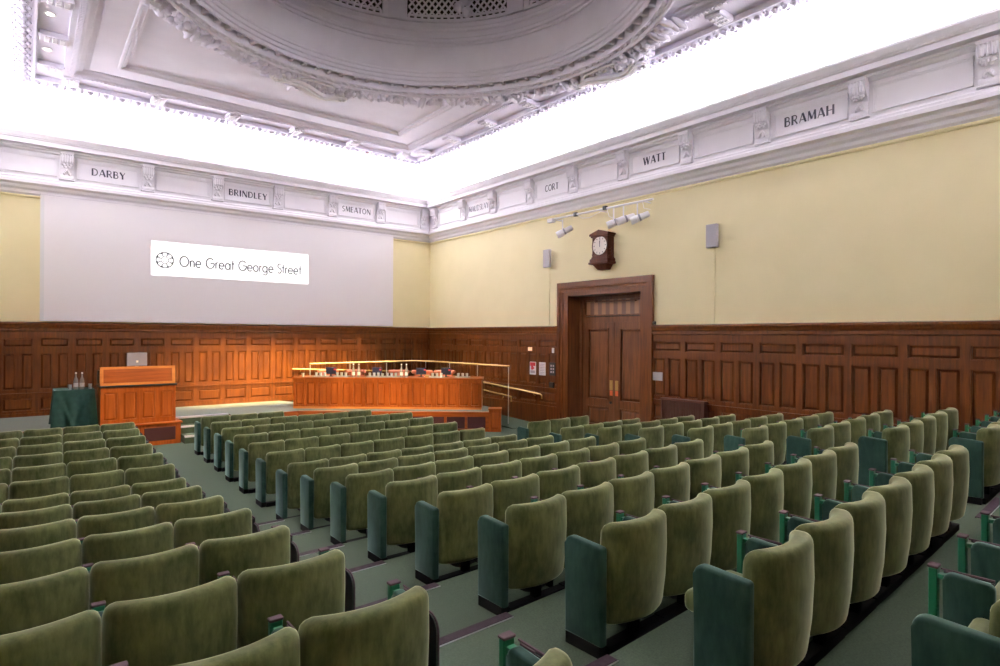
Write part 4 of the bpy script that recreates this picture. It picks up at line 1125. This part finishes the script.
# ------------------------------------------------------------------ wall speakers
for i, (y, z0, z1, l) in enumerate(((11.23, 4.12, 4.58, 'left of the clock near the corner'), (6.50, 4.10, 4.56, 'right of the door and clock'))):
    r = empty('wall_speaker', (XW, y, z0)); h = z1-z0
    m = MB(); m.rbox(-.135, -.05, -.118, .118, 0, h, .012, 2); m.build('cabinet', M['grey'], r, smooth=50)
    m = MB(); m.rbox(-.141, -.133, -.106, .106, .015, h-.015, .003, 1); m.build('grille_cloth', M['grey'], r)
    m = MB(); m.box(-.06, 0, -.04, .04, h*.4, h*.6); m.build('wall_bracket', M['lampw'], r)
    m = MB(); m.box(-.018, 0, -.012, .012, 2.6-z0, .02); m.build('cable_conduit', M['yellow'], r)
    tag(r, 'slim grey speaker on the yellow wall, '+l, 'speaker', 'wall speakers')

# ------------------------------------------------------------------ track lights
TX = 10.30
r = empty('light_bar', (0, 0, 0))
m = MB(); m.tube([(TX, 10.95, 5.27), (TX, 7.73, 5.24)], .026, 10); m.build('bar', M['lampw'], r, smooth=60)
for y in (10.75, 9.3, 8.05):
    m = MB(); m.tube([(TX, y, 5.26), (XW-.001, y, 5.26)], .016, 8); m.build('wall_arm', M['lampw'], r, smooth=60)
for y in (9.98, 9.05):
    m = MB(); m.rbox(TX-.04, TX+.04, y-.05, y+.05, 5.22, 5.31, .008, 1); m.build('clamp', M['black'], r)
m = MB(); m.rbox(TX-.06, TX+.06, 10.72, 10.92, 5.19, 5.29, .015, 2); m.build('junction_box', M['lampw'], r)
m = MB(); m.tube([(TX, 9.9, 5.24), (TX-.02, 9.75, 5.14), (TX, 9.55, 5.12), (TX, 9.1, 5.22)], .007, 6); m.tube([(TX, 9.0, 5.24), (TX-.04, 8.9, 5.05), (TX-.03, 8.75, 4.97)], .007, 6); m.tube([(TX, 8.0, 5.22), (TX-.02, 7.95, 5.08), (TX, 7.8, 5.03)], .007, 6); m.build('cable', M['lampw'], r, smooth=60)
tag(r, 'white horizontal lighting bar with clamps on the yellow wall above the clock', 'lighting bar')
def spot(y, drop, lab, aim, energy=0):
    r = empty('stage_spotlight', (TX, y, 5.25))
    m = MB(); m.tube([(0, 0, -.035), (0, 0, -drop+.05)], .016, 8); m.rbox(-.02, .02, -.07, .07, -drop+.02, -drop+.06, .006, 1); m.build('yoke', M['lampw'], r)
    d = (Vector(aim)-Vector((TX, y, 5.25-drop))).normalized(); rot = d.to_track_quat('Z', 'Y').to_matrix().to_4x4(); T = Matrix.Translation((0, 0, -drop)) @ rot
    ff = lambda x, y_, z: T @ Vector((x, y_, z))
    m = MB(); m.lathe([(0, -.27), (.05, -.27), (.065, -.25), (.07, -.12), (.075, -.11), (.075, .0), (.085, .01), (.085, .15), (.078, .15), (.07, .06), (0, .05)], 20, f=ff); m.build('lamp_body', M['lampw'], r, smooth=40)
    m = MB(); m.lathe([(.0745, -.075), (.079, -.075), (.079, -.035), (.0745, -.035)], 20, f=ff, closed=True); m.build('collar', M['greyp'], r, smooth=40)
    tag(r, lab, 'spotlight', 'white spotlights on the lighting bar')
    if energy:
        l = bpy.data.lights.new('spot_lamp', 'SPOT'); l.energy = energy; l.color = (1, .74, .36); l.spot_size = math.radians(17); l.spot_blend = .6; l.shadow_soft_size = .08
        lo = bpy.data.objects.new('spot_lamp', l); C.objects.link(lo)
        p = Vector((TX, y, 5.25-drop))+d*.2
        lo.matrix_world = Matrix.Translation(p) @ (-d).to_track_quat('Z', 'Y').to_matrix().to_4x4()
SPE = 1100
spot(10.42, .36, 'white spotlight alone at the left end of the lighting bar', (5.0, 17.0, .7), SPE)
spot(8.80, .36, 'white spotlight right of the clock, leftmost of the three together', (3.6, 17.0, .7), SPE)
spot(8.52, .33, 'white spotlight in the middle of the three right of the clock', (2.0, 14.3, 1.0), SPE)
spot(8.14, .36, 'white spotlight at the right end of the three on the lighting bar', (4.6, 16.2, 1.), SPE)

# ------------------------------------------------------------------ small wall fittings
def wallplate(y, z, w, h, mat, name, lab, cat, extra=None, d=.02):
    r = empty(name, (XW-.045, y, z)); m = MB(); m.rbox(-d, 0, -w/2, w/2, -h/2, h/2, .004, 1); m.build('plate', mat, r)
    if extra: extra(r, d)
    tag(r, lab, cat); return r
def ex1(r, d):
    m = MB(); m.box(-d-.002, -d+.001, -.105, .105, .06, .155); m.box(-d-.002, -d+.001, -.02, .06, -.04, .09); m.box(-d-.002, -d+.001, -.06, .0, -.02, .03); m.build('red_print', M['red'], r)
    m = MB(); m.box(-d-.0018, -d+.001, -.09, .09, -.13, -.06); m.build('text_block', M['grey'], r)
wallplate(11.80, 1.48, .24, .34, M['paper'], 'safety_notice', 'white notice with red print on the panelling left of the door', 'notice', ex1)
def ex2(r, d):
    m = MB()
    for i in range(7): m.box(-d-.0015, -d+.001, -.09, .09, -.14+.042*i, -.127+.042*i)
    m.build('text_lines', M['grey'], r)
wallplate(11.43, 1.48, .24, .34, M['paper'], 'paper_notice', 'plain white paper notice on the panelling beside the red one', 'notice', ex2)
def ex3(r, d):
    m = MB()
    for i in range(3):
        for j in range(2): m.rbox(-d-.006, -d+.001, -.07+.08*j, -.02+.08*j, -.10+.08*i, -.05+.08*i, .003, 1)
    m.build('button', M['grey'], r)
wallplate(11.05, 1.49, .22, .33, M['black'], 'control_panel', 'dark control keypad on the panelling next to the door frame', 'control panel', ex3)
wallplate(11.06, 1.08, .16, .14, M['black'], 'wall_socket', 'black socket box below the control keypad by the door', 'socket', d=.05)
wallplate(11.92, 1.99, .16, .10, M['redglow'], 'signal_light', 'small glowing orange light above the notices', 'light')
wallplate(11.03, 1.97, .08, .13, M['paper'], 'wall_sensor', 'small white wall sensor above the control keypad', 'sensor')
def ex4(r, d):
    m = MB(); m.box(-d-.002, -d+.001, -.085, .085, -.055, .0); m.build('text_block', M['grey'], r)
wallplate(7.80, 1.49, .25, .18, M['grey'], 'small_notice', 'small pale notice plate on the panelling right of the door', 'notice', ex4)
r = empty('door_stop_box', (XW-.10, 7.86, 2.60)); m = MB(); m.rbox(-.03, .03, -.03, .03, 0, .07, .006, 1); m.build('box', M['black'], r); tag(r, 'tiny black device on the panelling ledge right of the door frame', 'device')
# radiator cover
r = empty('radiator_cover', (XW-.06, 7.11, 0))
m = MB(); m.box(-.14, 0, -.52, .52, 1.02, 1.06); m.box(-.13, 0, -.51, -.47, 0, 1.02); m.box(-.13, 0, .47, .51, 0, 1.02); m.build('case', M['grille'], r)
m = MB()
for i in range(24): m.box(-.125, -.09, -.465+.039*i, -.465+.039*i+.024, .05, 1.02)
m.build('slatted_front', M['grille'], r)
m = MB(); m.box(-.05, -.02, -.46, .46, .05, 1.0); m.build('radiator_core', M['black'], r)
tag(r, 'dark slatted radiator cover against the panelling right of the door', 'radiator')

# ------------------------------------------------------------------ lights
w = bpy.data.worlds.new('World'); sc.world = w; w.use_nodes = True
w.node_tree.nodes['Background'].inputs[0].default_value = (0, 0, 0, 1)
def area(loc, d, sx, sy, e, col=(1, .97, 1)):
    l = bpy.data.lights.new('cove_lamp', 'AREA'); l.shape = 'RECTANGLE'; l.size = sx; l.size_y = sy; l.energy = e; l.color = col
    o = bpy.data.objects.new('cove_lamp', l); C.objects.link(o); o.location = loc
    o.rotation_euler = Vector(d).to_track_quat('-Z', 'Y').to_euler(); return o
CE = 50.   # watts per metre of cove
W_, H_ = XW-XL-.8, YW-YR-.8
def strip(p0, p1, inw, k=1.):
    p0, p1 = Vector(p0), Vector(p1); L = (p1-p0).length; mid = (p0+p1)/2
    l = bpy.data.lights.new('cove_lamp', 'AREA'); l.shape = 'RECTANGLE'; l.size = L; l.size_y = .12; l.spread = math.radians(122); l.energy = CE*L*k; l.color = (1., .965, .985)
    o = bpy.data.objects.new('cove_lamp', l); C.objects.link(o)
    xax = (p1-p0).normalized(); zax = -(Vector((0, 0, 1))*.9-Vector(inw)*.12).normalized(); yax = zax.cross(xax)
    M4 = Matrix((xax, yax, zax)).transposed().to_4x4(); M4.translation = mid; o.matrix_world = M4
    return o
strip((XL+.4, YW-.2, 6.86), (XW-.4, YW-.2, 6.86), (0, -1, 0))
strip((XW-.2, YW-.4, 6.86), (XW-.2, YR+.4, 6.86), (-1, 0, 0))
strip((XL+.2, 3.5, 6.86), (XL+.2, YW-.4, 6.86), (1, 0, 0), .7)
strip((XW-.4, YR+.2, 6.86), (XL+.4, YR+.2, 6.86), (0, 1, 0), .2)
def ceilspot(p, aim, e, col, ang=60, soft=.1):
    l = bpy.data.lights.new('ceiling_spot', 'SPOT'); l.energy = e; l.color = col; l.spot_size = math.radians(ang); l.spot_blend = .8; l.shadow_soft_size = soft
    o = bpy.data.objects.new('ceiling_spot', l); C.objects.link(o)
    d = (Vector(aim)-Vector(p)).normalized(); o.matrix_world = Matrix.Translation(p) @ (-d).to_track_quat('Z', 'Y').to_matrix().to_4x4()
WARM = (1, .72, .32)
for x, ax, e in ((2.9, 3.3, 3000), (3.9, 4.2, 5600), (4.9, 5.1, 6800), (5.9, 6.0, 6800), (6.8, 6.9, 4800), (7.6, 7.9, 3000)):
    ceilspot((x, 11.3, 7.52), (ax, YW, .80), e, WARM, 16)
for y, a, e, ang in ((7.9, (5.7, 14.6, .75), 3100, 13), (7.2, (6.7, 13.8, .75), 3300, 12), (6.5, (7.8, 12.9, .75), 3100, 12), (9.6, (1.95, 14.3, 1.0), 950, 15), (10.4, (10.2, 14.0, 1.0), 1500, 17)):
    ceilspot((XL+1.5, y, 7.62), a, e, WARM, ang)

# ------------------------------------------------------------------ render look
sc.view_settings.view_transform = 'Standard'; sc.view_settings.look = 'None'; sc.view_settings.gamma = 1; sc.view_settings.use_curve_mapping = False
sc.view_settings.exposure = 1.05
cy = sc.cycles; cy.max_bounces = 8; cy.diffuse_bounces = 5; cy.glossy_bounces = 3; cy.transmission_bounces = 6; cy.transparent_max_bounces = 24
cy.sample_clamp_indirect = 6; cy.use_denoising = True
cy.caustics_reflective = False; cy.caustics_refractive = False
